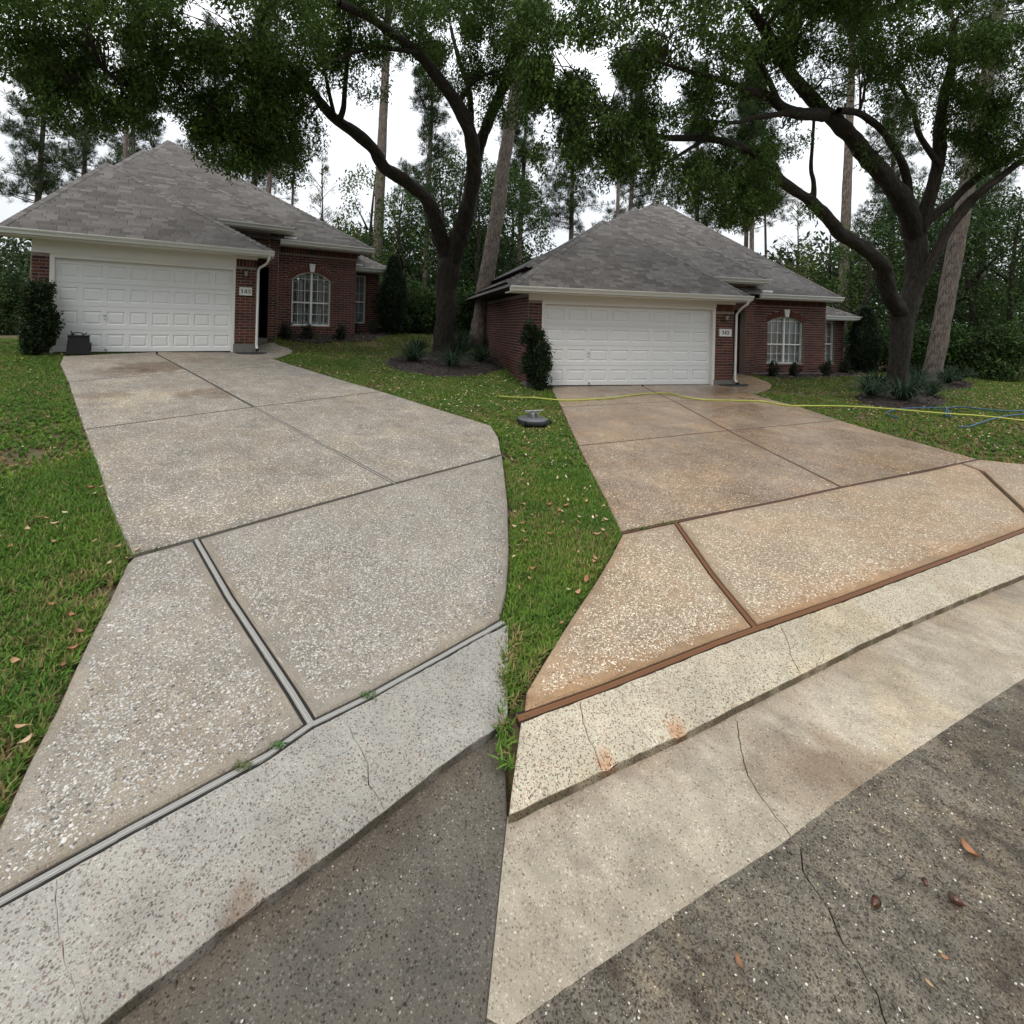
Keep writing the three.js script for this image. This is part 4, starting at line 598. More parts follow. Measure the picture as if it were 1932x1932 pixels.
function house(S) {
  const h = new THREE.Group(), { c, l } = S.brick, z0 = 0;
  h.position.set(S.lot.R[0], S.lot.base, S.lot.R[1]); h.rotation.y = S.lot.turn;
  const uW = S.uW, zE = -S.E.v, zM = -S.M.v, zW = -S.W.v, back = -S.depth;
  // ---- garage front wall, left of the door and the pier on its right
  const gw = part(h, 'garage_wall', merge([span(S.pier[0], S.pier[1], S.pier[3], S.pier[2], -0.3, 0), span(uW, S.door.x0 - 0.08, 0.1, S.fr, -0.3, 0), span(uW, S.pier[1], S.fr, S.G.w - 0.1, -0.3, -0.012), span(uW, uW + 0.2, -0.3, S.G.w - 0.1, -S.flank, -0.3), span(S.pier[1] - 0.12, S.pier[1] - 0.001, -0.3, S.G.w - 0.1, -5.0, -0.3)]), M.mortar);
  const gb = [], sold = 0.2;
  brickRows(gb, S.pier[0], S.pier[1] - S.pier[0], S.pier[3], S.pier[2] - sold, 0, { c, l }); soldiers(gb, S.pier[0], S.pier[1], S.pier[2] - sold, sold, 0, c);
  const own = gb.length;
  brickRows(gb, uW, S.door.x0 - 0.08 - uW, 0.1, S.fr, 0, { c, l });
  brickRows(gb, uW, S.flank, -0.2, S.G.w - 0.15, 0, { c, l, dir: [0, -1] });
  // bricks on the left flank face outward
  for (let i = own; i < gb.length; i++) if (gb[i].ry) gb[i].ry = -Math.PI / 2;
  layBricks(gw, gb, Math.min(own, 90));
  for (const q of [span(S.pier[0] - 0.02, S.pier[1] + 0.03, -0.3, S.pier[3], -0.33, 0.03), span(uW - 0.02, S.door.x0 - 0.08, -0.3, 0.1, -0.33, 0.03)]) part(h, 'foundation', q, M.base);
  // ---- garage door: four sections of eight raised panels
  const D = S.door, dz = -0.1, gd = part(h, 'garage_door', span(D.x0 - 0.02, D.x1 + 0.02, 0.0, D.h + 0.05, dz - 0.09, dz - 0.07), M.doorPaint), sh = D.h / 4, pw = (D.x1 - D.x0) / 8;
  for (let r = 0; r < 4; r++) {
    const y0 = r * sh + (r ? 0.003 : 0.012), y1 = (r + 1) * sh - 0.002, holes = [];
    for (let q = 0; q < 8; q++) { const x0 = D.x0 + q * pw + pw * 0.09, x1 = D.x0 + (q + 1) * pw - pw * 0.09; holes.push(rect(x0, x1, y0 + sh * 0.2, y1 - sh * 0.2).reverse()); }
    part(gd, 'door_section', plate(rect(D.x0, D.x1, y0, y1), 0.05, dz, holes), M.doorPaint);
    for (const hl of holes) {
      const xs = hl.map((p) => p[0]), ys = hl.map((p) => p[1]), x0 = Math.min(...xs), x1 = Math.max(...xs), a = Math.min(...ys), b = Math.max(...ys), pos = [], ring = [[0, 0], [0.018, -0.017], [0.032, -0.017], [0.058, -0.003]].map(([i, z]) => [[x0 + i, a + i], [x1 - i, a + i], [x1 - i, b - i], [x0 + i, b - i]].map((p) => [p[0], p[1], dz + z]));
      for (let k = 0; k < 3; k++) for (let e = 0; e < 4; e++) { const f = (e + 1) % 4, [p, q2, s2, t2] = [ring[k][e], ring[k][f], ring[k + 1][f], ring[k + 1][e]]; pos.push(...p, ...q2, ...s2, ...p, ...s2, ...t2); }
      const [p, q2, s2, t2] = ring[3]; pos.push(...p, ...q2, ...s2, ...p, ...s2, ...t2);
      const g = new THREE.BufferGeometry(); g.setAttribute('position', new THREE.Float32BufferAttribute(pos, 3)); g.computeVertexNormals(); part(gd, 'panel', g, M.doorPaint);
    }
  }
  const hx = D.x0 + pw * 2.02, hy = sh * 1.62;
  part(gd, 'handle', merge([new THREE.CylinderGeometry(0.012, 0.012, 0.05, 10).rotateX(Math.PI / 2).translate(hx, hy, dz + 0.025), rbox(0.075, 0.018, 0.016, 0.005, hx + 0.01, hy, dz + 0.05)]), M.steel);
  part(gd, 'lock', new THREE.CylinderGeometry(0.014, 0.014, 0.02, 12).rotateX(Math.PI / 2).translate(hx, hy - 0.09, dz + 0.01), M.steel);
  part(gd, 'bracket', rbox(0.05, 0.05, 0.012, 0.003, D.x0 + pw * 2.1, 0.055, dz + 0.006), M.steel);
  part(gd, 'weather_strip', span(D.x0, D.x1, -0.03, 0.012, dz - 0.04, dz + 0.006), M.blackMetal);
  // ---- trim round the door
  part(h, 'door_frame', merge([span(D.x1, S.pier[0], -0.02, D.h, dz - 0.02, 0.012), span(D.x0 - 0.08, D.x0, -0.02, D.h, dz - 0.02, 0.012), span(D.x0 - 0.08, S.pier[0], D.h, S.fr + 0.002, dz - 0.02, 0.012)]), M.trim);
  part(h, 'frieze_board', merge([span(uW, S.pier[0] + 0.01, S.fr + 0.002, S.G.w - 0.12, -0.01, 0.03), span(S.pier[0] + 0.01, S.pier[1] + 0.02, S.pier[2] + 0.002, S.G.w - 0.12, -0.01, 0.03)]), M.trim);
  // ---- porch wall, recess and front door
  const ew = part(h, 'porch_wall', merge([span(S.pier[1] - 0.6, S.E.u0, S.E.top, S.E.w - 0.1, zE - 0.25, zE), span(S.E.u0, S.E.u1, 0.02, S.E.w - 0.1, zE - 0.25, zE), span(-1.2, S.pier[1] - 0.6, S.G.w - 0.4, S.E.w - 0.1, zE - 0.25, zE)]), M.mortar);
  part(h, 'porch_recess', merge([span(S.E.u0 + 0.0, S.E.u0 + 0.04, 0.02, S.E.top + 0.1, zE - 2.4, zE - 0.251), span(S.pier[1] + 0.001, S.E.u0, S.E.top + 0.05, S.E.top + 0.1, zE - 2.4, zE - 0.25), span(S.pier[1] - 0.2, S.E.u0 + 0.04, 0, S.E.top + 0.1, zE - 2.5, zE - 2.4), span(S.pier[1] + 0.001, S.pier[1] + 0.02, 0, S.E.top + 0.1, zE - 2.4, zE - 0.25)]), std([0.07, 0.03, 0.022], 0.9));  // recess brick coloured darker, standing in for the porch's deep shade
  const eb = [];
  brickRows(eb, S.E.u0, S.E.u1 - S.E.u0, 0.02, S.E.w - 0.12, zE, { c, l });
  soldiers(eb, S.pier[1], S.E.u0, S.E.top, 0.2, zE, c);
  brickRows(eb, S.pier[1] - 1.6, S.E.u0 - S.pier[1] + 1.6, S.E.top + 0.2, S.E.w - 0.12, zE, { c, l });
  layBricks(ew, eb, 60);
  const fd = part(h, 'front_door', span(S.pier[1] + 0.04, S.E.u0 - 0.02, 0.2, S.E.top - 0.1, zE - 2.4, zE - 2.36), std([0.05, 0.022, 0.018], 0.5));
  part(fd, 'door_knob', new THREE.SphereGeometry(0.03, 12, 8).translate(S.pier[1] + 0.1, 1.1, zE - 2.33), M.steel);
  part(h, 'porch_step', span(S.pier[1] + 0.01, S.E.u0 - 0.01, -0.1, S.stepTop, zE - 2.36, zE - 0.02), M.base);
  // ---- main front wall with the arched window
  const W = S.win, A = arched(W.x0, W.x1, W.y0, W.ys, W.y1, 18), inner = A.pts.slice().reverse();
  const mw = part(h, 'front_wall', merge([plate(rect(S.E.u1, S.M.u1, S.M.base, S.M.w - 0.1), 0.22, zM, [inner]), span(S.M.u1 - 0.2, S.M.u1, S.M.base, S.M.w - 0.1, zW, zM - 0.22)]), M.mortar);
  const mb = [], ringT = S.ring, Ro = A.R + ringT, arcHalf = (y) => { const d = Ro * Ro - (y - A.cy) ** 2; return d > 0 ? Math.sqrt(d) : 0; };
  const ao = A.a * 1.06;
  const open = (y) => { const o = []; if (y < W.ys + 0.02 && y > W.y0 - 0.1) o.push([W.x0 - S.E.u1, W.x1 - S.E.u1]); if (y >= A.cy + A.R * Math.cos(ao) - 0.02) { const q = arcHalf(y); const lim = y < A.cy + Ro * Math.cos(ao) ? Math.min(q, Math.tan(ao) * (y - A.cy)) : q; if (q) o.push([A.cx - Math.max(lim, 0) - S.E.u1, A.cx + Math.max(lim, 0) - S.E.u1]); } return o; };
  const mtop = S.M.w - 0.12 - sold;
  brickRows(mb, S.E.u1, S.M.u1 - S.E.u1, S.M.base, mtop, zM, { c, l, open });
  const nv = Math.round(2 * ao * (A.R + ringT / 2) / c);
  const vs = []; for (let i = 0; i < nv; i++) { const t = -ao + 2 * ao * (i + 0.5) / nv, R = A.R + ringT / 2 + 0.004; if (Math.abs(R * Math.sin(t)) < S.key / 2 + 0.02) continue; vs.push({ x: A.cx + R * Math.sin(t), y: A.cy + R * Math.cos(t), z: zM, w: 2 * ao * A.R / nv - 0.006, h: ringT - 0.006, ry: 0, rz: -t, out: 0.006, t: pick([0, 1, 2, 4]) }); }
  mb.sort((p, q) => Math.hypot(p.x - A.cx, (p.y - 1.3) * 0.8) - Math.hypot(q.x - A.cx, (q.y - 1.3) * 0.8));
  const sol = []; soldiers(sol, S.E.u1, S.M.u1, mtop, sold, zM, c);
  const rowlock = []; soldiers(rowlock, W.x0 - 0.02, W.x1 + 0.02, W.y0 - 0.1, 0.07, zM, c);
  layBricks(mw, [...vs, ...mb, ...sol, ...rowlock], 300);
  const ks = part(h, 'keystone', new THREE.ExtrudeGeometry(shapeOf([[A.cx - S.key * 0.36, W.y1 + 0.005], [A.cx + S.key * 0.36, W.y1 + 0.005], [A.cx + S.key * 0.55, W.y1 + ringT * 1.25], [A.cx - S.key * 0.55, W.y1 + ringT * 1.25]]), { depth: 0.05, bevelEnabled: true, bevelSize: 0.006, bevelThickness: 0.006, bevelSegments: 1 }).translate(0, 0, zM - 0.01), M.white);
  sashWindow(h, S, W, zM - 0.05, 2, 1, 3, 2, S.tilt);
  for (const q of [span(S.E.u1 - 0.0, S.M.u1 + 0.02, -0.4, S.M.base, zM - 0.25, zM + 0.03), span(S.E.u0, S.E.u1 + 0.02, -0.4, 0.02, zE - 0.25, zE + 0.02), span(S.M.u1 + 0.02, S.W.u1 + 0.02, -0.4, S.W.base, zW - 0.25, zW + 0.03)]) part(h, 'foundation', q, M.base);
  // ---- side wing
  const sw = S.sideWin, ww = part(h, 'wing_wall', merge([plate(rect(S.M.u1, S.W.u1, S.W.base, S.W.w - 0.08), 0.22, zW, [rect(sw.x0, sw.x1, sw.y0, sw.y1).reverse()]), span(S.W.u1 - 0.2, S.W.u1, S.W.base - 0.3, S.W.w - 0.08, back, zW - 0.22), span(uW, S.W.u1, -0.3, S.W.w - 0.1, back - 0.2, back), span(uW, uW + 0.2, -0.3, S.G.w - 0.1, back, -S.flank)]), M.mortar);
  const wb = []; brickRows(wb, S.M.u1, S.W.u1 - S.M.u1, S.W.base, S.W.w - 0.1, zW, { c, l, open: (y) => (y > sw.y0 - 0.03 && y < sw.y1 + 0.03 ? [[sw.x0 - S.M.u1, sw.x1 - S.M.u1]] : []) }); layBricks(ww, wb, 80);
  sashWindow(h, S, sw, zW - 0.05, 2, 1, 2, 1, [0.4]);
  // ---- roofs
  const deck = [], caps = [], sl = [];
  const pyramid = (uL, uR, vE, wE, P, vb) => { const [px, pv, pw2] = P, v = [[uL, wE, -vE], [uR, wE, -vE], [uR, wE, -vb], [uL, wE, -vb], [px, pw2, -pv]], q = [[0, 1, 4], [1, 2, 4], [2, 3, 4], [3, 0, 4], [0, 2, 1], [0, 3, 2]], pos = []; for (const t of q) for (const i of t) pos.push(...v[i]); const g = new THREE.BufferGeometry(); g.setAttribute('position', new THREE.Float32BufferAttribute(pos, 3)); g.computeVertexNormals(); g.setAttribute('uv', new THREE.Float32BufferAttribute(new Float32Array(pos.length / 3 * 2).map((_, i) => pos[Math.floor(i / 2) * 3 + (i % 2 ? 1 : 0)]), 2)); deck.push(g); };
  const expo = S.expo;
  for (const R of [S.G, S.E, S.M]) { pyramid(R.uL, R.uR, R.vE, R.w, R.P, Math.min(2 * R.P[1] - R.vE, S.depth + 0.4)); roofSlope(sl, caps, R.uL, R.uR, R.vE, R.w, R.P, expo); }
  { const R = S.W, P = R.P; pyramid(R.uL, R.uR, R.vE, R.w, P, 2 * P[1] - R.vE); roofSlope(sl, caps, R.uL, R.uR, R.vE, R.w, P, expo); }
  const roof = part(h, 'roof', merge(deck.map((g) => g)), M.roofDeck);
  const rest = [];
  sl.forEach((q, i) => { if (i < 300) { const o = part(roof, 'shingle', unit, M.shingle[q.t]); q.m.decompose(o.position, o.quaternion, o.scale); } else rest.push(tint(unit.clone().applyMatrix4(q.m), M.shingleTones[q.t])); });
  part(roof, 'shingles', merge(rest), M.shingleAll).userData.kind = 'stuff';
  part(roof, 'hip_caps', merge(caps), M.shingleAll).userData.kind = 'stuff';
  part(roof, 'vent_pipe', new THREE.CylinderGeometry(0.03, 0.03, 0.34, 10).translate(S.M.P[0] + 0.42, S.M.P[2] - 0.22, -S.M.P[1] + 0.05), M.roofDeck);
  // ---- eaves
  const soff = [];
  for (const [a, b, R, zw] of [[S.G.uL, S.G.uR, S.G, 0], [S.E.g0, S.E.uR, S.E, zE], [S.M.g0, S.M.uR, S.M, zM], [S.W.g0, S.W.uR, S.W, zW]]) { gutterRun(h, a, b, R.w + 0.012, -R.vE + 0.01); soff.push(span(a, b, R.w - 0.135, R.w - 0.115, zw - 0.05, -R.vE + 0.012), span(a, b, R.w - 0.14, R.w - 0.004, -R.vE - 0.02, -R.vE + 0.006)); }
  soff.push(span(S.G.uR - 0.02, S.G.uR + 0.0, S.G.w - 0.14, S.G.w - 0.004, -3.0, -S.G.vE - 0.02));
  part(h, 'soffit', merge(soff), M.trim);
  for (const [x, y, z] of S.guards) part(h, 'splash_guard', rbox(0.34 * S.gs, 0.08 * S.gs, 0.02, 0.006, x, y, z), M.white);
  // ---- downspout
  const dx = S.pier[1] + 0.035, dsp = [[S.G.uR - 0.12, S.G.w - 0.1, 0.48], [S.G.uR - 0.12, S.G.w - 0.2, 0.46], [S.G.uR - 0.16, S.G.w - 0.3, 0.3], [dx + 0.02, S.G.w - 0.42, 0.09], [dx, S.G.w - 0.52, 0.05], [dx, 1.2, 0.05], [dx, 0.16, 0.05], [dx + 0.02, 0.06, 0.11]].map((p) => new THREE.Vector3(...p));
  const ds = part(h, 'downspout', new THREE.TubeGeometry(new THREE.CatmullRomCurve3(dsp, false, 'catmullrom', 0.15), 60, 0.032, 8), M.white);
  part(ds, 'outlet', rbox(0.075, 0.075, 0.09, 0.006, dx + 0.02, 0.05, 0.13), M.blackMetal);
  // ---- number plaque and lantern on the pier
  const g = S.sign, sx = (g[0] + g[1]) / 2, sy = (g[2] + g[3]) / 2, sw2 = g[1] - g[0], sh2 = g[3] - g[2];
  const sg = part(h, 'number_plaque', rbox(sw2, sh2, 0.04, 0.008, sx, sy, 0.024), M.white);
  part(sg, 'plaque_rim', plate(rect(sx - sw2 / 2, sx + sw2 / 2, sy - sh2 / 2, sy + sh2 / 2), 0.014, 0.056, [rect(sx - sw2 / 2 + 0.022, sx + sw2 / 2 - 0.022, sy - sh2 / 2 + 0.022, sy + sh2 / 2 - 0.022).reverse()]), M.trim);
  const tx = new TextGeometry('143', { font, size: sh2 * 0.5, depth: 0.006, curveSegments: 5 }); tx.computeBoundingBox(); const bb = tx.boundingBox;
  tx.translate(-(bb.max.x + bb.min.x) / 2, -(bb.max.y + bb.min.y) / 2, 0); part(sg, 'house_number', tx.translate(sx, sy, 0.044), M.blackMetal);
  const [lx, ly, ls] = S.lamp, lm = part(h, 'wall_lantern', merge([rbox(0.06 * ls, 0.1 * ls, 0.02, 0.004, lx, ly + 0.04 * ls, 0.012), new THREE.CylinderGeometry(0.02 * ls, 0.085 * ls, 0.05 * ls, 6).translate(lx, ly + 0.085 * ls, 0.09), new THREE.CylinderGeometry(0.045 * ls, 0.03 * ls, 0.03 * ls, 6).translate(lx, ly - 0.115 * ls, 0.09), span(lx - 0.012, lx + 0.012, ly + 0.07 * ls, ly + 0.09 * ls, 0.01, 0.09), ...[0, 1, 2, 3, 4, 5].map((i) => { const a = i * Math.PI / 3; return new THREE.CylinderGeometry(0.005, 0.005, 0.17 * ls, 4).rotateX(0.13 * Math.cos(a)).rotateZ(-0.13 * Math.sin(a)).translate(lx + Math.sin(a) * 0.058 * ls, ly - 0.02 * ls, 0.09 + Math.cos(a) * 0.058 * ls); })]), M.blackMetal);
  part(lm, 'lantern_glass', new THREE.CylinderGeometry(0.062 * ls, 0.042 * ls, 0.15 * ls, 6, 1, true).translate(lx, ly - 0.02 * ls, 0.09), M.lampGlass);
  return shade(h);
}
const SL = {
  uW: -3.8, flank: 4,
  lot: LOTL, depth: 11.5, brick: { c: 0.0755, l: 0.235 }, pier: [0.05, 0.53, 2.42, 0.2], fr: 2.2, expo: 0.135,
  door: { x0: -3.43, x1: -0.02, h: 2.12 }, stepTop: 0.3,
  G: { uL: -4.23, uR: 0.9, vE: -0.45, w: 2.62, P: [-3.1, 3.3, 5.2] },
  E: { v: 1.5, u0: 0.95, u1: 1.2, top: 2.42, uL: -3.7, uR: 1.56, vE: 1.05, w: 3.56, P: [-2.45, 4.85, 6.18], g0: -0.4 },
  M: { v: 1.8, u1: 3.54, base: 0.38, uL: -3.98, uR: 4.0, vE: 1.35, w: 3.24, P: [-1.98, 7.0, 7.26], g0: 1.22 },
  W: { v: 3.2, u1: 4.7, base: 0.5, uL: 2.9, uR: 5.08, vE: 2.75, w: 2.77, P: [3.3, 4.3, 3.75], g0: 3.56 },
  win: { x0: 1.62, x1: 2.76, y0: 0.7, ys: 2.14, y1: 2.39, ym: 1.42 }, ring: 0.2, key: 0.15, tilt: [1.3, 1.3],
  sideWin: { x0: 3.83, x1: 4.24, y0: 0.81, y1: 2.52, ym: 1.58 },
  sign: [0.14, 0.43, 1.475, 1.685], lamp: [0.285, 2.06, 0.85], guards: [[1.5, 3.33, -1.42], [3.85, 2.86, -2.83]], gs: 1,
};
const SR = {
  uW: -5.4, flank: 10.4,
  lot: LOTR, depth: 10.5, brick: { c: 0.0775, l: 0.27 }, pier: [0.05, 0.66, 2.26, 0.14], fr: 2.18, expo: 0.13,
  door: { x0: -4.96, x1: -0.03, h: 2.1 }, stepTop: 0.16,
  G: { uL: -6.0, uR: 0.83, vE: -0.45, w: 2.47, P: [-1.86, 3.4, 5.16] },
  E: { v: 1.3, u0: 2.15, u1: 2.5, top: 2.2, uL: -5.26, uR: 2.65, vE: 0.9, w: 3.13, P: [0.17, 5.0, 6.12], g0: 0.1 },
  M: { v: 1.5, u1: 5.5, base: 0.19, uL: -5.77, uR: 5.63, vE: 1.05, w: 2.70, P: [2.42, 7.2, 7.12], g0: 2.44 },
  W: { v: 2.5, u1: 7.42, base: 0.15, uL: 4.6, uR: 7.58, vE: 2.05, w: 2.13, P: [5.4, 3.3, 3.0], g0: 5.52 },
  win: { x0: 3.16, x1: 4.6, y0: 0.49, ys: 1.85, y1: 2.03, ym: 1.12 }, ring: 0.19, key: 0.19, tilt: [1.3, 0.3],
  sideWin: { x0: 6.47, x1: 7.0, y0: 0.45, y1: 1.95, ym: 1.13 },
  sign: [0.16, 0.55, 1.365, 1.575], lamp: [0.355, 1.9, 0.85], guards: [[2.78, 2.79, -1.12], [5.9, 2.22, -2.12]], gs: 1.15,
};
top(house(SL), 'brick_house', 'red brick house with grey hip roof above the unwashed grey driveway', 'house', 'two brick houses');
top(house(SR), 'brick_house', 'red brick house with grey hip roof above the washed tan driveway', 'house', 'two brick houses');
// rubber splash mats under the downspouts
for (const [lot, u, ru, rv, lab] of [[LOTL, 0.45, 0.36, 0.34, 'black rubber mat under the downspout by the unwashed driveway'], [LOTR, 0.62, 0.44, 0.4, 'black rubber mat under the downspout by the washed driveway']]) {
  const p = []; for (let i = 0; i <= 14; i++) { const a = Math.PI * i / 14; p.push(local(lot, u + ru * Math.cos(a), -0.035 - rv * Math.sin(a))); }
  const m = new THREE.Mesh(slabGeo(p, { topAt: 0.02, thick: 0.03, edge: 0.1 }), std([0.022, 0.022, 0.024], 0.8)); m.castShadow = m.receiveShadow = true; top(m, 'splash_mat', lab, 'mat');
}
// ------------------------------------------------------------------ trees
seed(81);
const barkTex = (a, b, plates, seedN) => { seed(seedN); return canvasTex(512, (g, w, h) => {
  g.fillStyle = css(...a); g.fillRect(0, 0, w, h);
  for (let k = 0; k < plates; k++) { const x = rnd() * w, y = rnd() * h, l = rr(20, 110), wd = rr(2, 9), d = rr(-18, 18); g.fillStyle = css(b[0] + d, b[1] + d, b[2] + d, rr(0.3, 0.8)); for (const oy of [-h, 0, h]) for (const ox of [-w, 0, w]) { g.beginPath(); g.ellipse(x + ox, y + oy, wd, l / 2, rr(-0.12, 0.12), 0, 6.3); g.fill(); } }
  for (let k = 0; k < plates * 0.8; k++) { const x = rnd() * w, y = rnd() * h, l = rr(16, 90); g.strokeStyle = css(a[0] * 0.35, a[1] * 0.35, a[2] * 0.35, rr(0.3, 0.8)); g.lineWidth = rr(1, 4); g.beginPath(); g.moveTo(x, y); g.quadraticCurveTo(x + rr(-8, 8), y + l / 2, x + rr(-6, 6), y + l); g.stroke(); }
}, 1); };
const oakBark = barkTex([76, 70, 60], [124, 116, 102], 900, 82), pineBark = barkTex([98, 88, 80], [146, 136, 126], 700, 83);
M.oakBark = std(0x7c776e, 0.95, { map: oakBark, bumpMap: oakBark, bumpScale: 0.05 });
M.pineBark = std(0xe6e3df, 0.95, { map: pineBark, bumpMap: pineBark, bumpScale: 0.03 });
M.twig = std([0.05, 0.042, 0.034], 0.95);
const leafMat = (t = 0.35) => new THREE.MeshPhysicalMaterial({ color: 0xffffff, roughness: 0.85, transmission: t, thickness: 0, side: THREE.DoubleSide, specularIntensity: 0.3 });
M.leaf = leafMat(); M.needle = leafMat(0.25);
M.blade = new THREE.MeshPhysicalMaterial({ color: 0xffffff, roughness: 0.8, transmission: 0.3, thickness: 0, side: THREE.DoubleSide, specularIntensity: 0.3 });

function leafQuad(L, W, bend) { const p = [0, 0, 0, W / 2, bend, L * 0.45, 0, bend * 0.4, L, -W / 2, bend, L * 0.45]; const g = new THREE.BufferGeometry(); g.setAttribute('position', new THREE.Float32BufferAttribute(p, 3)); g.setIndex([0, 1, 3, 1, 2, 3]); return g.toNonIndexed(); }
function sprig(n, L, W, spread, droop) {                             // a twig's worth of leaves
  const l = [];
  for (let i = 0; i < n; i++) { const t = i / n, g = leafQuad(L * rr(0.7, 1.2), W * rr(0.8, 1.2), L * rr(0.04, 0.14)); g.rotateX(rr(-0.2, 0.9) + droop); g.rotateZ(rr(-0.6, 0.6)); g.rotateY(rnd() * 6.283); g.translate(rr(-0.3, 0.3) * spread, (t - 0.5) * spread * rr(0.7, 1) - 0.1 * spread * rnd(), rr(-0.3, 0.3) * spread); l.push(g); }
  const g = mergeGeometries(l); g.computeVertexNormals(); return g;
}
function needleTuft(n, L, W) { const l = []; for (let i = 0; i < n; i++) { const g = leafQuad(L * rr(0.7, 1.1), W, 0.0); g.rotateX(rr(-1.4, 0.5)); g.rotateY(rnd() * 6.283); l.push(g); } const g = mergeGeometries(l); g.computeVertexNormals(); return g; }
seed(84);
const oakSprig = sprig(15, 0.072, 0.026, 0.34, 0.5), broadSprig = sprig(16, 0.15, 0.075, 0.7, 0.3), tuftGeo = needleTuft(26, 0.27, 0.013), darkSprig = sprig(22, 0.055, 0.03, 0.2, 0.1);
function greens(base, v = 0.35) { const k = rr(1 - v, 1 + v), y = rr(-0.25, 0.35); return [base[0] * k * (1 + 0.5 * Math.max(0, y)), base[1] * k, base[2] * k * (1 - 0.4 * y)]; }
function inBall() { for (;;) { const x = rr(-1, 1), y = rr(-1, 1), z = rr(-1, 1); if (x * x + y * y + z * z < 1) return [x, y, z]; } }

function oak(limbs, clumps, overhead, label, lotSeed) {
  seed(lotSeed);
  const b = limbs[0][0], t = new THREE.Group(); t.position.set(b[0], land(b[0], b[2]), b[2]); const o = t.position;
  const rel = (pts) => pts.map((p) => [p[0] - o.x, p[1] - o.y, p[2] - o.z, p[3]]);
  const flare = rel(limbs[0]); flare[0][1] = -0.12;
  part(t, 'trunk', stemGeo(flare, 22, 0.06, 0.12), M.oakBark);
  limbs.slice(1).forEach((l) => part(t, 'limb', stemGeo(rel(l), 14, 0.07, 0.16), M.oakBark));
  const list = [], twigs = [], all = limbs.slice(1).flatMap((l) => l);
  const clump = (c, n, scale) => {
    // bough from the nearest limb point into the clump
    let q = null, bd = 1e9; for (const p of all) { const d = Math.hypot(p[0] - c[0], p[1] - c[1], p[2] - c[2]); if (d < bd) { bd = d; q = p; } }
    const ends = 3 + Math.round(c[3] * 3);
    for (let k = 0; k < ends; k++) { const e = inBall().map((v, i) => v * [c[3], c[4], c[3]][i] * 0.85); const m = [(q[0] + c[0]) / 2 + rr(-0.15, 0.15), (q[1] + c[1]) / 2 + rr(0, 0.2), (q[2] + c[2]) / 2 + rr(-0.15, 0.15)]; twigs.push(stemGeo(rel([[...q.slice(0, 3), Math.min(q[3] * 0.5, 0.02)], [...m, 0.012], [c[0] + e[0], c[1] + e[1], c[2] + e[2], 0.004]]), 5, 0.25, 0.05)); }
    for (let i = 0; i < n; i++) {
      const v = inBall(), r = Math.pow(Math.hypot(...v), 0.5) / (Math.hypot(...v) || 1), p = [c[0] + v[0] * r * c[3] * 0.95, c[1] + v[1] * r * c[4] * 0.95, c[2] + v[2] * r * c[3]];
      if (fbm(p[0] * 2.6, p[1] * 2.6 + p[2] * 2.1, 3) < 0.44) continue;
      list.push({ p: [p[0] - o.x, p[1] - o.y, p[2] - o.z], e: [rr(-0.5, 0.5), rnd() * 6.28, rr(-0.5, 0.5)], s: rr(0.6, 1.4) * scale, c: greens([0.062, 0.118, 0.022], 0.55) });
    }
  };
  for (const c of clumps) clump(c, Math.round(430 * c[5] * (c[3] * c[4] * 2 + 0.22)), 1);
  for (const c of overhead) clump([c[0], c[1], c[2], c[3], c[4]], c[5] * 4, 2.0);  // out-of-sight crown, added to throw more shade on house and lawn
  part(t, 'twigs', merge(twigs), M.twig).userData.kind = 'stuff';
  scatter('crown', oakSprig, M.leaf, list, t);
  top(shade(t), 'oak_tree', label, 'tree', 'spreading oaks on the front lawns');
  return list.length;
}
console.log('oak', oak(SITE.oakL, SITE.crownL, [[-6.5, 10.8, -11, 2.8, 1.0, 420], [-2.5, 12.2, -13, 2.8, 1.0, 420], [-8.0, 9.2, -8.5, 2.2, 0.8, 300], [-4.2, 9.0, -8, 2.2, 0.8, 300]], 'spreading oak beside the unwashed driveway, trunk in a mulch bed', 85),
  oak(SITE.oakR, SITE.crownR, [[6, 10.8, -11, 2.8, 1.0, 420], [10, 11.6, -12, 2.8, 1.0, 420], [2.5, 9.6, -9.2, 2.4, 0.8, 320], [6, 8.4, -7.2, 2.2, 0.7, 300]], 'spreading oak beside the washed driveway, trunk in a mulch bed', 86));

// ---- pines
function pineCrown(t, hgt, start, R, n) {
  const list = [], boughs = [];
  const nb = Math.round(22 + (1 - start) * 40);
  for (let k = 0; k < nb; k++) {
    const f = start + (1 - start) * (k + rnd()) / nb, y = hgt * f, len = R * (1.05 - 0.75 * ((f - start) / (1 - start))) * rr(0.55, 1.1), a = rnd() * 6.283, up = rr(-0.08, 0.35);
    boughs.push(stemGeo([[0, y, 0, 0.03], [Math.cos(a) * len * 0.5, y + up * len * 0.3, Math.sin(a) * len * 0.5, 0.02], [Math.cos(a) * len, y + up * len, Math.sin(a) * len, 0.006]], 5, 0.4, 0.05));
    const m = Math.round(n / nb);
    for (let i = 0; i < m; i++) { const s = rr(0.12, 1.05), w = 0.1 + 0.3 * len * (1.15 - s); list.push({ p: [Math.cos(a) * len * s + rr(-w, w), y + up * len * s + rr(-0.35, 0.45), Math.sin(a) * len * s + rr(-w, w)], e: [rr(-0.7, 0.7), rnd() * 6.28, rr(-0.7, 0.7)], s: rr(0.9, 1.7), c: greens([0.046, 0.080, 0.026], 0.35) }); }
  }
  part(t, 'boughs', merge(boughs), M.twig).userData.kind = 'stuff';
  scatter('crown', tuftGeo, M.needle, list, t);
}
seed(91);
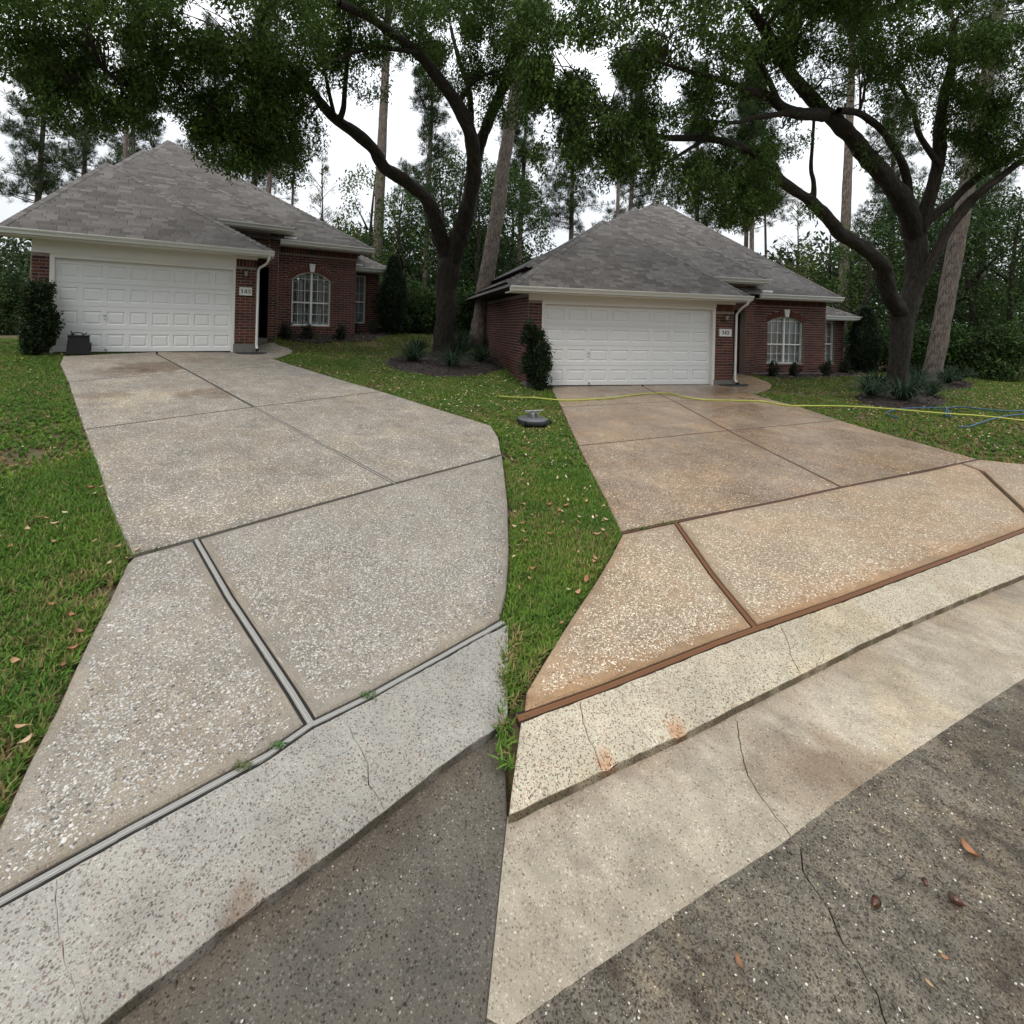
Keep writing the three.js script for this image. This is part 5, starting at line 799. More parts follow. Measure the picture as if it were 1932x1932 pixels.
const where = (i) => ['far behind the left roof at the frame edge', 'behind the left end of the left roof', 'just right of the grey pole behind the left roof', 'behind the ridge of the left roof', 'leftmost of three behind the slope of the left roof', 'middle of three behind the slope of the left roof', 'slender, rightmost of three behind the left roof', 'thick bare trunk right of the left roof', 'behind the left oak', 'in the gap between the two houses', 'behind the left end of the right roof', 'just right of the pole behind the right roof', 'behind the ridge of the right roof', 'leftmost of three behind the slope of the right roof', 'middle of three behind the slope of the right roof', 'slender, rightmost of three behind the right roof', 'thick bare trunk right of the right roof', 'behind the right oak', 'at the right edge behind the leaning pine'][i];
SITE.pines.forEach(([x, z, H, r, start, R], i) => {
  const t = new THREE.Group(), y = land(x, z); t.position.set(x, y, z); const lx = rr(-0.3, 0.3), lz = rr(-0.3, 0.3);
  part(t, 'trunk', stemGeo([[0, -0.2, 0, r * 1.25], [0, 0.6, 0, r], [lx * 0.4, H * 0.4, lz * 0.4, r * 0.85], [lx, H * 0.75, lz, r * 0.6], [lx * 1.3, H, lz * 1.3, r * 0.15]], 10, 0.4, 0.05), M.pineBark);
  pineCrown(t, H, start, R, H > 20 ? 700 : R < 1.5 ? 220 : 1500);
  top(shade(t), 'pine_tree', 'tall pine tree ' + where(i), 'tree', 'pines behind the houses');
});
[[SITE.pineLtrunk, 'leaning grey pine trunk right of the oak on the left lawn'], [SITE.pineRtrunk, 'leaning grey pine trunk right of the oak on the right lawn']].forEach(([p, lab]) => {
  const t = new THREE.Group(), b = p[0]; t.position.set(b[0], land(b[0], b[2]), b[2]); const o = t.position, q = p.map((v) => [v[0] - o.x, v[1] - o.y, v[2] - o.z, v[3]]); q[0][1] = -0.15;
  part(t, 'trunk', stemGeo(q, 16, 0.15, 0.07), M.pineBark);
  const e = q[q.length - 1], h = new THREE.Group(); const tmp = new THREE.Group(); pineCrown(tmp, e[1], 0.72, 2.4, 420);
  for (const c of tmp.children.slice()) { c.position.set(e[0] * 0.9, 0, 0); t.add(c); }
  top(shade(t), 'pine_tree', lab, 'tree', 'pines on the lawns');
});
SITE.poles.forEach(([x, z, H, r], i) => {
  const t = new THREE.Group(); t.position.set(x, land(x, z), z);
  part(t, 'trunk', stemGeo([[0, -0.2, 0, r * 1.2], [0.02, H * 0.5, 0, r], [0.05, H, 0, r * 0.8]], 10, 0.5, 0.03), M.pineBark);
  part(t, 'branch_stub', stemGeo([[0.04, H * 0.82, 0, 0.03], [0.3, H * 0.86, 0.05, 0.01]], 5, 0.2, 0.05), M.pineBark);
  top(shade(t), 'dead_tree', i ? 'bare dead trunk standing behind the right roof' : 'bare dead trunk standing behind the left roof', 'dead tree', 'dead trunks behind the roofs');
});
// ---- broadleaf trees and thickets at the wood's edge
seed(95);
const hue = [[0.030, 0.062, 0.016], [0.045, 0.092, 0.020], [0.085, 0.125, 0.026]];
const bWhere = ['yellow-green, next to the left house', 'bright, behind the left cypress', 'dark, behind the left oak trunk', 'dark, behind the left leaning pine', 'between the two houses', 'small and yellowish behind the left house wing', 'tall, above the left oak fork', 'yellow-green, next to the right house', 'bright, behind the right cypress', 'dark, left of the right oak trunk', 'dark, between right oak and leaning pine', 'right of the leaning pine', 'dark, at the right frame edge', 'tall, above the right oak fork', 'tall and dark above the leaning pine'];
SITE.broadleaf.forEach(([x, z, H, R, low, k], i) => {
  const t = new THREE.Group(); t.position.set(x, land(x, z), z);
  part(t, 'trunk', stemGeo([[0, -0.15, 0, 0.14], [rr(-0.1, 0.1), H * 0.3, 0, 0.1], [rr(-0.3, 0.3), H * 0.65, rr(-0.2, 0.2), 0.06], [rr(-0.3, 0.3), H * 0.92, 0, 0.02]], 8, 0.4, 0.08), M.oakBark);
  for (let b = 0; b < 4; b++) { const a = rnd() * 6.28, y = H * rr(0.25, 0.6); part(t, 'limb', stemGeo([[0, y, 0, 0.05], [Math.cos(a) * R * 0.4, y + 0.5, Math.sin(a) * R * 0.4, 0.03], [Math.cos(a) * R * 0.8, y + 0.9, Math.sin(a) * R * 0.8, 0.01]], 6, 0.3, 0.08), M.oakBark); }
  const list = [], n = Math.round(26 * R * R * (H - low));
  for (let c = 0; c < n; c++) { const v = inBall(), m = Math.pow(Math.hypot(...v), -0.45), p = [v[0] * m * R, (low + H) / 2 + v[1] * m * (H - low) / 2, v[2] * m * R]; if (fbm((p[0] + x) * 1.2, p[1] * 1.2 + p[2], 3) < 0.44) continue; list.push({ p, e: [rr(-0.6, 0.6), rnd() * 6.28, rr(-0.6, 0.6)], s: rr(0.7, 1.2), c: greens(hue[k], 0.4) }); }
  scatter('crown', broadSprig, M.leaf, list, t);
  top(shade(t), 'broadleaf_tree', 'leafy tree at the edge of the wood, ' + bWhere[i], 'tree', 'leafy trees at the edge of the wood');
});
SITE.thinTrees.forEach(([x, z, H], i) => {
  const t = new THREE.Group(); t.position.set(x, land(x, z), z); const tw = [], list = [];
  part(t, 'trunk', stemGeo([[0, -0.15, 0, 0.08], [0.1, H * 0.5, 0, 0.05], [0, H, 0, 0.012]], 7, 0.5, 0.06), M.oakBark);
  for (let b = 0; b < 46; b++) { const y = H * rr(0.35, 0.98), a = rnd() * 6.28, l = rr(0.6, 1.9) * (1.2 - y / H); const e = [Math.cos(a) * l, y + l * 0.9, Math.sin(a) * l]; tw.push(stemGeo([[0, y, 0, 0.018], [e[0] * 0.5, y + l * 0.55, e[2] * 0.5, 0.012], [...e, 0.005]], 4, 0.4, 0.05)); for (let q = 0; q < 5; q++) list.push({ p: [e[0] * rr(0.5, 1.1), y + l * rr(0.4, 1), e[2] * rr(0.5, 1.1)], e: [rr(-1, 1), rnd() * 6.28, rr(-1, 1)], s: rr(0.3, 0.55), c: greens([0.13, 0.16, 0.05], 0.3) }); }
  part(t, 'twigs', merge(tw), M.twig).userData.kind = 'stuff'; scatter('crown', broadSprig, M.leaf, list, t);
  top(shade(t), 'young_tree', i ? 'thin, nearly bare young tree against the sky behind the right roof' : 'thin, nearly bare young tree against the sky behind the left roof', 'tree', 'nearly bare young trees');
});
function bush(name, geo, x, z, R, H, n, base, label, cat, group, scale = 1, lift = 0) {
  const lobes = []; for (let k = 0; k < 13; k++) { const a = rnd() * 6.28; lobes.push([Math.cos(a) * R * rr(0, 0.65), H * (0.12 + 0.76 * (k + 0.5) / 13), Math.sin(a) * R * rr(0, 0.65), R * rr(0.35, 0.6)]); }
  const t = new THREE.Group(); t.position.set(x, land(x, z), z); const st = [], list = [];
  for (let k = 0; k < 7; k++) { const a = rnd() * 6.28, r = R * rr(0.3, 0.8); st.push(stemGeo([[Math.cos(a) * r * 0.15, -0.08, Math.sin(a) * r * 0.15, 0.012 + 0.008 * R], [Math.cos(a) * r * 0.5, H * 0.4, Math.sin(a) * r * 0.5, 0.01], [Math.cos(a) * r, H * rr(0.6, 0.9), Math.sin(a) * r, 0.004]], 5, 0.2, 0.06)); }
  part(t, 'stems', merge(st), M.twig).userData.kind = 'stuff';
  for (let i = 0; i < n; i++) { const v = inBall(), b = lobes[i % lobes.length], m = Math.pow(Math.hypot(...v), -0.3) * (rnd() < 0.08 ? 1.35 : 1), p = [b[0] + v[0] * m * b[3], Math.max(0.03, lift + b[1] + v[1] * m * b[3] * (H / R > 2 ? 1.6 : 1.05)), b[2] + v[2] * m * b[3]]; list.push({ p, e: [rr(-0.9, 0.9), rnd() * 6.28, rr(-0.9, 0.9)], s: rr(0.6, 1.3) * scale, c: greens(base, 0.45) }); }
  scatter('foliage', geo, M.leaf, list, t);
  return top(shade(t), name, label, cat, group);
}
const tWhere = ['first right of the left cypress', 'second right of the left cypress', 'behind the left oak trunk', 'between the left oak and its leaning pine', 'behind the left leaning pine', 'between the two houses', 'first right of the right cypress', 'left of the right oak trunk', 'between the right oak and its leaning pine', 'behind the right leaning pine', 'right of the right leaning pine', 'at the right frame edge', 'just left of the left house', 'farther left of the left house'];
SITE.thicket.forEach(([x, z, H, R], i) => bush('thicket_bush', broadSprig, x, z, R, H, 330, hue[i % 2], 'dark bush at the foot of the wood, ' + tWhere[i], 'bush', 'bushes at the foot of the wood', 0.8));
SITE.cypress.forEach(([x, z], i) => {
  const t = new THREE.Group(), H = i ? 2.3 : 2.7; t.position.set(x, land(x, z), z); const list = [];
  part(t, 'trunk', stemGeo([[0, -0.1, 0, 0.06], [0, H * 0.5, 0, 0.04], [0, H * 0.95, 0, 0.01]], 6, 0.3, 0.05), M.oakBark);
  for (let k = 0; k < 900; k++) { const f = Math.pow(rnd(), 0.8), a = rnd() * 6.28, r = (0.46 * Math.sin(Math.PI * (0.12 + 0.86 * f)) + 0.06) * Math.sqrt(rr(0.3, 1)); list.push({ p: [Math.cos(a) * r, 0.06 + f * H, Math.sin(a) * r], e: [rr(-0.3, 0.3), rnd() * 6.28, rr(-0.3, 0.3)], s: rr(0.8, 1.3), c: greens([0.020, 0.042, 0.016], 0.3) }); }
  scatter('crown', darkSprig, M.leaf, list, t);
  top(shade(t), 'cypress', i ? 'dark columnar cypress at the corner of the right house' : 'dark columnar cypress at the corner of the left house', 'shrub', 'cypresses at the house corners');
});
// clipped shrub at the left end of each garage
[[...local(LOTL, -3.58, -0.32), 1.6, 'dark shrub beside the garage door of the left house'], [...local(LOTR, -5.25, -0.4), 1.6, 'dark shrub beside the garage door of the right house']].forEach(([x, z, H, lab]) => bush('garage_shrub', darkSprig, x, z, 0.33, H, 850, [0.024, 0.046, 0.014], lab, 'shrub', 'shrubs beside the garage doors', 1.25));
// foundation plants along the front walls
for (const [lot, us, v, side] of [[LOTL, [1.42, 2.02, 3.0, 3.62, 4.25], 1.3, 'left'], [LOTR, [2.95, 3.75, 5.0, 5.85, 6.6], 1.0, 'right']]) us.forEach((u, i) => { const p = local(lot, u, v + (i > 2 ? 0.75 : 0)); bush('foundation_shrub', darkSprig, p[0], p[1], 0.2, 0.44, 60, [0.018, 0.030, 0.014], ['first', 'second', 'third', 'fourth', 'fifth'][i] + ' small shrub from the porch along the front wall of the ' + side + ' house', 'shrub', 'small shrubs along the front walls', 0.85); });
// the wood farther back, one mass
{
  const list = [];
  for (let k = 0; k < 9000; k++) { const a = rr(-0.92, 0.92), D = rr(29, 40), x = Math.tan(a) * D, z = -D, H = 3.5 + 5.5 * fbm(x * 0.16 + 8, D * 0.1, 3); list.push({ p: [x, land(x, z) + H * Math.pow(rnd(), 0.8), z], e: [rr(-0.6, 0.6), rnd() * 6.28, rr(-0.6, 0.6)], s: rr(1.5, 3), c: greens([0.036, 0.066, 0.022], 0.4) }); }
  top(scatter('w', broadSprig, M.leaf, list), 'distant_wood', 'leafy wood far behind the houses', 'wood', null, 'stuff');
  // unseen trees added across the street to darken the panes and dim house fronts
  const across = [];
  for (let k = 0; k < 7000; k++) { const x = rr(-34, 34), z = rr(13, 19), H = 6 + 7 * fbm(x * 0.13 + 3, z * 0.1, 3); across.push({ p: [x, H * Math.pow(rnd(), 0.75), z], e: [rr(-0.6, 0.6), rnd() * 6.28, rr(-0.6, 0.6)], s: rr(1.6, 3), c: greens([0.036, 0.066, 0.022], 0.4) }); }
  top(scatter('w2', broadSprig, M.leaf, across), 'added_street_wood', 'unseen leafy trees added across the street to dim the house fronts', 'wood', null, 'stuff');
}
// ------------------------------------------------------------------ beds, grass, litter
seed(101);
const mulchTex = canvasTex(512, (g, s) => { g.fillStyle = css(40, 31, 25); g.fillRect(0, 0, s, s); for (let k = 0; k < 5200; k++) { const x = rnd() * s, y = rnd() * s, a = rnd() * 3.14, l = rr(3, 14), v = rr(-26, 34); g.strokeStyle = css(44 + v, 33 + v * 0.8, 26 + v * 0.7, 0.8); g.lineWidth = rr(1, 3); g.beginPath(); g.moveTo(x, y); g.lineTo(x + Math.cos(a) * l, y + Math.sin(a) * l); g.stroke(); } }, 1.1);
M.mulch = std(0xffffff, 0.97, { map: mulchTex, bumpMap: mulchTex, bumpScale: 0.03 });
const strip = (lot, S, s) => [[S.E.u1 + 0.02, S.M.v], [S.M.u1 + 0.02, S.M.v], [S.M.u1 + 0.05, S.W.v], [S.W.u1 + 0.3, S.W.v], [S.W.u1 + 0.45, S.W.v - s], [S.M.u1 + 0.4, S.M.v - s + 0.25], [S.E.u1 + 0.9, S.M.v - s], [S.E.u1 + 0.15, S.M.v - s * 0.7]].map((p) => local(lot, ...p));
const beds = [
  [SITE.bedL, 'dark mulch ring round the oak beside the unwashed driveway', 0.07], [SITE.bed2L, 'small mulch patch round the leaning pine on the left lawn', 0.05],
  [SITE.bedR, 'dark mulch ring round the oak beside the washed driveway', 0.07], [SITE.bed2R, 'small mulch patch round the leaning pine on the right lawn', 0.05],
  [strip(LOTL, SL, 0.75), 'mulch strip along the front wall of the left house', 0.03], [strip(LOTR, SR, 0.75), 'mulch strip along the front wall of the right house', 0.03]];
const chip = new THREE.BoxGeometry(0.05, 0.006, 0.014);
for (const [poly, lab, hgt] of beds) {
  const sm = rough([...poly, poly[0]], 0.25, 0.05, 0.1).slice(0, -1), g = new THREE.Group();
  const mound = (x, z) => hgt * ss(0, 0.45, lineDist([x, z], sm, true)) + 0.03 * (fbm(x * 7, z * 7, 3) - 0.5) + 0.005;
  part(g, 'mulch', slabGeo(sm, { topAt: mound, thick: 0.08, edge: 0.1, ease: 0.02 }), M.mulch);
  const xs = sm.map((p) => p[0]), zs = sm.map((p) => p[1]), list = [];
  for (let k = 0; k < 1500; k++) { const x = rr(Math.min(...xs), Math.max(...xs)), z = rr(Math.min(...zs), Math.max(...zs)); if (!inside([x, z], sm)) continue; const t = rnd(); list.push({ p: [x, land(x, z) + mound(x, z) + 0.008, z], e: [rr(-0.5, 0.5), rnd() * 6.28, rr(-0.5, 0.5)], s: rr(0.6, 1.4), c: t < 0.93 ? [0.026 * rr(0.6, 1.6), 0.018, 0.013] : [0.22, 0.15, 0.10] }); }
  scatter('chips', chip, std(0xffffff, 0.95), list, g);
  top(shade(g), 'mulch_bed', lab, 'flower bed', 'mulch beds');
}
// strap-leaved border grass round the trees
function strapClump(n, L) {
  const l = [];
  for (let i = 0; i < n; i++) {
    const a = rnd() * 6.283, len = L * rr(0.6, 1.1), lean = rr(0.35, 1.15), w = 0.008, pos = [], N = 5;
    for (let k = 0; k < N; k++) { const f = (j) => { const t = j / N, r = len * lean * t, y = len * (t * (1.15 - 0.25 * lean) - 0.75 * lean * t * t * t); return [r, y, w * (1 - t * t * 0.95)]; }; const [r0, y0, w0] = f(k), [r1, y1, w1] = f(k + 1); pos.push(r0, y0, -w0, r0, y0, w0, r1, y1, w1, r0, y0, -w0, r1, y1, w1, r1, y1, -w1); }
    const g = new THREE.BufferGeometry(); g.setAttribute('position', new THREE.Float32BufferAttribute(pos, 3)); g.rotateY(a); g.translate(Math.cos(a) * 0.03, 0, -Math.sin(a) * 0.03); l.push(g);
  }
  const g = mergeGeometries(l); g.computeVertexNormals(); return g;
}
const straps = [strapClump(230, 0.58), strapClump(210, 0.52), strapClump(240, 0.62)];
M.strap = [[0.030, 0.058, 0.028], [0.036, 0.066, 0.030], [0.044, 0.074, 0.040]].map((c) => new THREE.MeshPhysicalMaterial({ color: new THREE.Color().setRGB(...c), roughness: 0.9, transmission: 0.2, thickness: 0, specularIntensity: 0.3, side: THREE.DoubleSide }));
const cWhere = [['at the back left of the left oak', 'at the front left of the left oak', 'in front of the left oak', 'at the back right of the left oak', 'at the front right of the left oak', 'in front of the left leaning pine', 'right of the left leaning pine'], ['at the back left of the right oak', 'at the front left of the right oak', 'in front of the right oak', 'at the back right of the right oak', 'at the front right of the right oak', 'left of the right leaning pine', 'in front of the right leaning pine', 'right of the right leaning pine']];
[SITE.clumpsL, SITE.clumpsR].forEach((L, s) => L.forEach(([x, z], i) => {
  const g = new THREE.Group(); g.position.set(x, land(x, z) + 0.05, z); g.rotation.y = rnd() * 6.28; g.scale.setScalar(rr(1.15, 1.45));
  part(g, 'leaves', straps[i % 3], M.strap[i % 3]); part(g, 'crown_base', new THREE.ConeGeometry(0.06, 0.1, 8).translate(0, 0.02, 0), M.twig);
  top(shade(g), 'border_grass', 'tuft of dark strap-leaved border grass ' + cWhere[s][i], 'plant', 'border grass tufts');
}));
// ---- lawn grass
const bedPolys = beds.map((b) => b[0]), walks = scene.children.filter((o) => o.name.startsWith('walkway'));
const walkPolys = [[...SITE.walkL.slice(1, 8), local(LOTL, 0.62, 1.45), local(LOTL, 0.6, 0.04), local(LOTL, 0.04, -0.04)], [...SITE.walkR.slice(1, 7), local(LOTR, 2.1, 1.25), local(LOTR, 0.72, 1.25), local(LOTR, 0.7, 0.04), local(LOTR, 0.06, -0.04)]];
function inHouse(x, z) { for (const [lot, S] of [[LOTL, SL], [LOTR, SR]]) { const q = [x - lot.R[0], z - lot.R[1]], u = dot2(q, lot.U), v = dot2(q, lot.V); if (u > S.uW - 0.02 && u < S.W.u1 && v > (u < S.pier[1] ? -0.02 : u < S.E.u1 ? S.E.v : u < S.M.u1 ? S.M.v : S.W.v) - 0.02 && v < S.depth) return true; } return false; }
const slabBoxes = allSlabs.map((p) => [Math.min(...p.map((q) => q[0])), Math.max(...p.map((q) => q[0])), Math.min(...p.map((q) => q[1])), Math.max(...p.map((q) => q[1])), p]);
function isLawn(x, z) {
  if (x < 0 ? z > zAt(boardL, x) - 0.02 : z > zAt(boardR, Math.max(0.07, x)) - 0.02) { if (!(x > -0.012 && x < 0.055 && z < -1.86)) return false; }
  for (const [a, b, c, d, p] of slabBoxes) if (x > a && x < b && z > c && z < d && inside([x, z], p)) return false;
  for (const p of walkPolys) if (inside([x, z], p)) return false;
  for (const p of bedPolys) if (inside([x, z], p)) return false;
  return !inHouse(x, z);
}
function tuft(n, L, W, flop) {
  const l = [];
  for (let i = 0; i < n; i++) {
    const a = rnd() * 6.283, len = L * rr(0.55, 1.15), lean = rr(0.15, flop), pos = [], N = 3;
    for (let k = 0; k < N; k++) { const f = (j) => { const t = j / N; return [len * lean * t * t, len * t * (1 - 0.28 * lean * t), W * (1 - t * t) / 2 + 0.0004]; }; const [r0, y0, w0] = f(k), [r1, y1, w1] = f(k + 1); pos.push(r0, y0, -w0, r0, y0, w0, r1, y1, w1, r0, y0, -w0, r1, y1, w1, r1, y1, -w1); }
    const g = new THREE.BufferGeometry(); g.setAttribute('position', new THREE.Float32BufferAttribute(pos, 3)); g.rotateY(a); g.translate(rr(-0.014, 0.014), -0.004, rr(-0.014, 0.014)); l.push(g);
  }
  const g = mergeGeometries(l); g.computeVertexNormals(); return g;
}
seed(103);
const nearTuft = tuft(7, 0.058, 0.0085, 1.5), farTuft = tuft(9, 0.055, 0.012, 1.4);
function lawn(name, label, regions) {
  const g = new THREE.Group();
  for (const [geo, n, x0, x1, z0, z1, sc, thin, dry = 0.07] of regions) {
    const list = [];
    for (let k = 0; k < n; k++) {
      const x = rr(x0, x1), z = rr(z0, z1); if (!isLawn(x, z)) continue;
      const q = fbm(x * 2.1 + 5, z * 2.1, 4), bare = fbm(x * 1.3 + 50, z * 1.3 + 9, 3);
      if (bare < thin && rnd() < 0.7) continue;
      const dead = rnd() < dry + 0.5 * ss(0.52, 0.34, bare) * (thin > 0.3 ? 1 : 0.4), y = rr(0.75, 1.25) * (0.8 + 0.4 * q);
      list.push({ p: [x, land(x, z) - 0.032, z], e: [rr(-0.25, 0.25), rnd() * 6.28, rr(-0.25, 0.25)], s: sc * rr(0.75, 1.3), c: dead ? [0.30 * y, 0.235 * y, 0.10 * y] : [(0.092 + 0.05 * q) * y, 0.210 * y, 0.030 * y] });
    }
    if (list.length) scatter('blades', geo, M.blade, list, g);
  }
  top(g, name, label, 'grass', null, 'stuff'); return g;
}
lawn('grass', 'lawn strip left of the unwashed driveway', [[nearTuft, 42000, -4.2, -1.2, -5, -1.1, 1, 0.26], [farTuft, 70000, -14, -2.8, -13, -4, 0.85, 0.24]]);
lawn('grass', 'lawn strip between the two driveways', [[nearTuft, 26000, -0.4, 1.5, -5.5, -1.85, 1, 0.26], [farTuft, 36000, -2.6, 1.4, -14, -5.2, 0.85, 0.26]]);
lawn('grass', 'front lawn of the left house', [[farTuft, 62000, -8, 0.8, -20, -6.5, 0.9, 0.3, 0.2]]);
lawn('grass', 'front lawn of the right house', [[farTuft, 90000, 3.5, 19, -19, -3.6, 0.95, 0.3, 0.2]]);

// ---- fallen leaves
function leafGeo(L, W, curl, twist = 0.3) {
  const N = 7, pos = [], idx = [];
  for (let i = 0; i <= N; i++) { const t = i / N, w = W / 2 * Math.sin(Math.PI * Math.min(1, t * 0.93 + 0.05)) * (1 - 0.15 * t), x = (t - 0.5) * L, y = curl * (4 * (t - 0.5) ** 2), a = twist * (t - 0.5); for (const s of [-1, 0, 1]) pos.push(x, y + Math.abs(s) * curl * 0.8 + s * w * Math.sin(a), s * w * Math.cos(a)); }
  for (let i = 0; i < N; i++) for (let s = 0; s < 2; s++) { const a = i * 3 + s; idx.push(a, a + 1, a + 3, a + 1, a + 4, a + 3); }
  const g = new THREE.BufferGeometry(); g.setAttribute('position', new THREE.Float32BufferAttribute(pos, 3)); g.setIndex(idx); g.computeVertexNormals(); return g;
}
const leaves = [leafGeo(0.07, 0.028, 0.010), leafGeo(0.06, 0.03, 0.014, 0.8), leafGeo(0.055, 0.024, 0.006)];
M.dryLeaf = [[0.36, 0.22, 0.11], [0.30, 0.14, 0.06], [0.46, 0.34, 0.20], [0.22, 0.10, 0.05]].map((c) => std(c, 0.7, { side: THREE.DoubleSide }));
const stalk = new THREE.CylinderGeometry(0.0008, 0.0012, 0.016, 5).rotateZ(Math.PI / 2);
function leafThing(x, z, y, k, m, s, label, group, name = 'fallen_leaf') { const g = new THREE.Group(); g.position.set(x, y, z); g.rotation.set(rr(-0.15, 0.15), rnd() * 6.28, rr(-0.15, 0.15)); g.scale.setScalar(s); part(g, 'blade', leaves[k], M.dryLeaf[m]); part(g, 'stalk', stalk.clone().translate(-0.04, 0.008, 0), M.dryLeaf[m]); return top(shade(g), name, label, 'leaf', group); }
seed(107);
for (const [n, x0, x1, z0, z1, lab, gr] of [[34, -3.6, -1.35, -4.6, -1.5, 'dry tan leaf in the grass left of the unwashed driveway', 'dry leaves in the left grass strip'], [30, 0.1, 1.2, -4.6, -2.3, 'dry tan leaf in the grass left of the washed driveway', 'dry leaves in the middle grass strip']])
  for (let k = 0, tries = 0; k < n && tries < 4000; tries++) { const x = rr(x0, x1), z = rr(z0, z1); if (!isLawn(x, z)) continue; leafThing(x, z, land(x, z) + 0.012, k % 3, Math.floor(rnd() * 3), rr(0.6, 1.1), lab, gr); k++; }
SITE.leafDriveL.forEach(([x, z], i) => leafThing(x, z, land(x, z) + (i ? 0.008 : 0.004), (i + 1) % 3, i ? 3 - (i % 2) * 2 : 2, i ? 0.8 : 0.75, ['round tan leaf on the corner of the unwashed driveway slab', 'brown leaf at the notch where the left grass meets the apron', 'brown leaf on the apron edge, farthest of three by the left grass', 'brown leaf on the apron edge, middle of three by the left grass', 'brown leaf on the apron edge, nearest of three by the left grass'][i]));
{
  const list = [];
  for (const [n, x0, x1, z0, z1] of [[4200, -7.5, 0.6, -18, -6.5], [4600, 4, 16, -17, -4], [500, -12, -2, -12, -3], [260, 0, 1.3, -12, -3]]) for (let k = 0; k < n; k++) { const x = rr(x0, x1), z = rr(z0, z1); if (!isLawn(x, z) && !bedPolys.some((p) => inside([x, z], p))) continue; const nb = Math.min(lineDist([x, z], SITE.bedL, true), lineDist([x, z], SITE.bedR, true)); if (fbm(x * 1.1, z * 1.1, 3) < 0.42 - (nb < 0.7 ? 0.2 : 0)) continue; const t = rnd(); list.push({ p: [x, land(x, z) + rr(0.004, 0.03), z], e: [rr(-0.6, 0.6), rnd() * 6.28, rr(-0.6, 0.6)], s: rr(0.5, 0.95), c: t < 0.6 ? [0.48, 0.38, 0.25] : t < 0.85 ? [0.30, 0.17, 0.09] : [0.6, 0.52, 0.38] }); }
  top(scatter('x', leaves[2], std(0xffffff, 0.8, { side: THREE.DoubleSide }), list), 'leaf_litter', 'pale dry leaf litter strewn over the lawns', 'leaves', null, 'stuff');
}
// ---- bits lying on the street
{
  const B = SITE.streetBits, yS = (p) => land(p[0], p[1]) - 0.058;
  leafThing(B[0][0], B[0][1], yS(B[0]) + 0.003, 1, 1, 0.95, 'orange-brown oval leaf on the dark wet street at right');
  leafThing(B[5][0], B[5][1], yS(B[5]) + 0.004, 0, 3, 0.6, 'dark curled leaf on the dark street below the washed strip');
  leafThing(B[6][0], B[6][1], yS(B[6]) + 0.004, 2, 1, 0.4, 'small orange leaf scrap on the dark street, upper of two');
  leafThing(B[7][0], B[7][1], yS(B[7]) + 0.004, 2, 0, 0.4, 'small orange leaf scrap on the dark street, lower of two');
  const seedGeo = new THREE.LatheGeometry([[0, 0], [0.006, 0.002], [0.011, 0.009], [0.012, 0.018], [0.009, 0.028], [0.003, 0.034], [0, 0.036]].map((p) => new THREE.Vector2(...p)), 14).rotateZ(Math.PI / 2), cap = new THREE.LatheGeometry([[0, -0.003], [0.008, -0.001], [0.0125, 0.006], [0.0128, 0.011]].map((p) => new THREE.Vector2(...p)), 14).rotateZ(Math.PI / 2);
  const nut = std([0.07, 0.025, 0.012], 0.25), capM = std([0.05, 0.032, 0.02], 0.8);
  [[B[1], 0.6, 1, 'shiny brown acorn on the dark street, left one'], [B[2], 2.3, 1.05, 'shiny brown acorn on the dark street, right one'], [B[3], 1.3, 0.62, 'small split acorn on the dark street between the larger acorns']].forEach(([p, a, s, lab]) => { const g = new THREE.Group(); g.position.set(p[0], yS(p) + 0.011 * s, p[1]); g.rotation.y = a; g.scale.setScalar(s); part(g, 'nut', seedGeo, nut); part(g, 'cap', cap, capM); top(shade(g), 'acorn', lab, 'acorn', 'acorns on the street'); });
  const t = new THREE.Group(); t.position.set(B[4][0], yS(B[4]), B[4][1]); part(t, 'twig', stemGeo([[-0.034, 0.004, 0.014, 0.0024], [-0.008, 0.006, 0.008, 0.0026], [0.016, 0.004, -0.002, 0.0022], [0.036, 0.003, -0.02, 0.0012]], 6, 0.01, 0.1), M.twig); top(shade(t), 'fallen_twig', 'thin bent twig on the dark street at right', 'twig');
  const grit = []; seed(111);
  for (let k = 0; k < 7000; k++) { const x = rr(0.1, 3.4), z = rr(-2.4, -0.95); if (z < zAt(SITE.dirtEdge, x) + 0.01) continue; const r = 0.0008 + 0.003 * Math.pow(rnd(), 2.5), tt = rnd(); grit.push({ p: [x, land(x, z) - 0.06, z], e: [rnd() * 3, rnd() * 6.28, 0], s: [r * rr(1, 1.8), r * 0.8, r], c: tt < 0.3 ? [0.55, 0.52, 0.46] : tt < 0.36 ? [0.45, 0.4, 0.2] : tt < 0.6 ? [0.22, 0.2, 0.17] : [0.035, 0.03, 0.025] }); }
  top(scatter('y', pebbleGeo, M.pebble, grit), 'grit', 'scattered grit and petals on the dark street at right', 'grit', null, 'stuff');
}
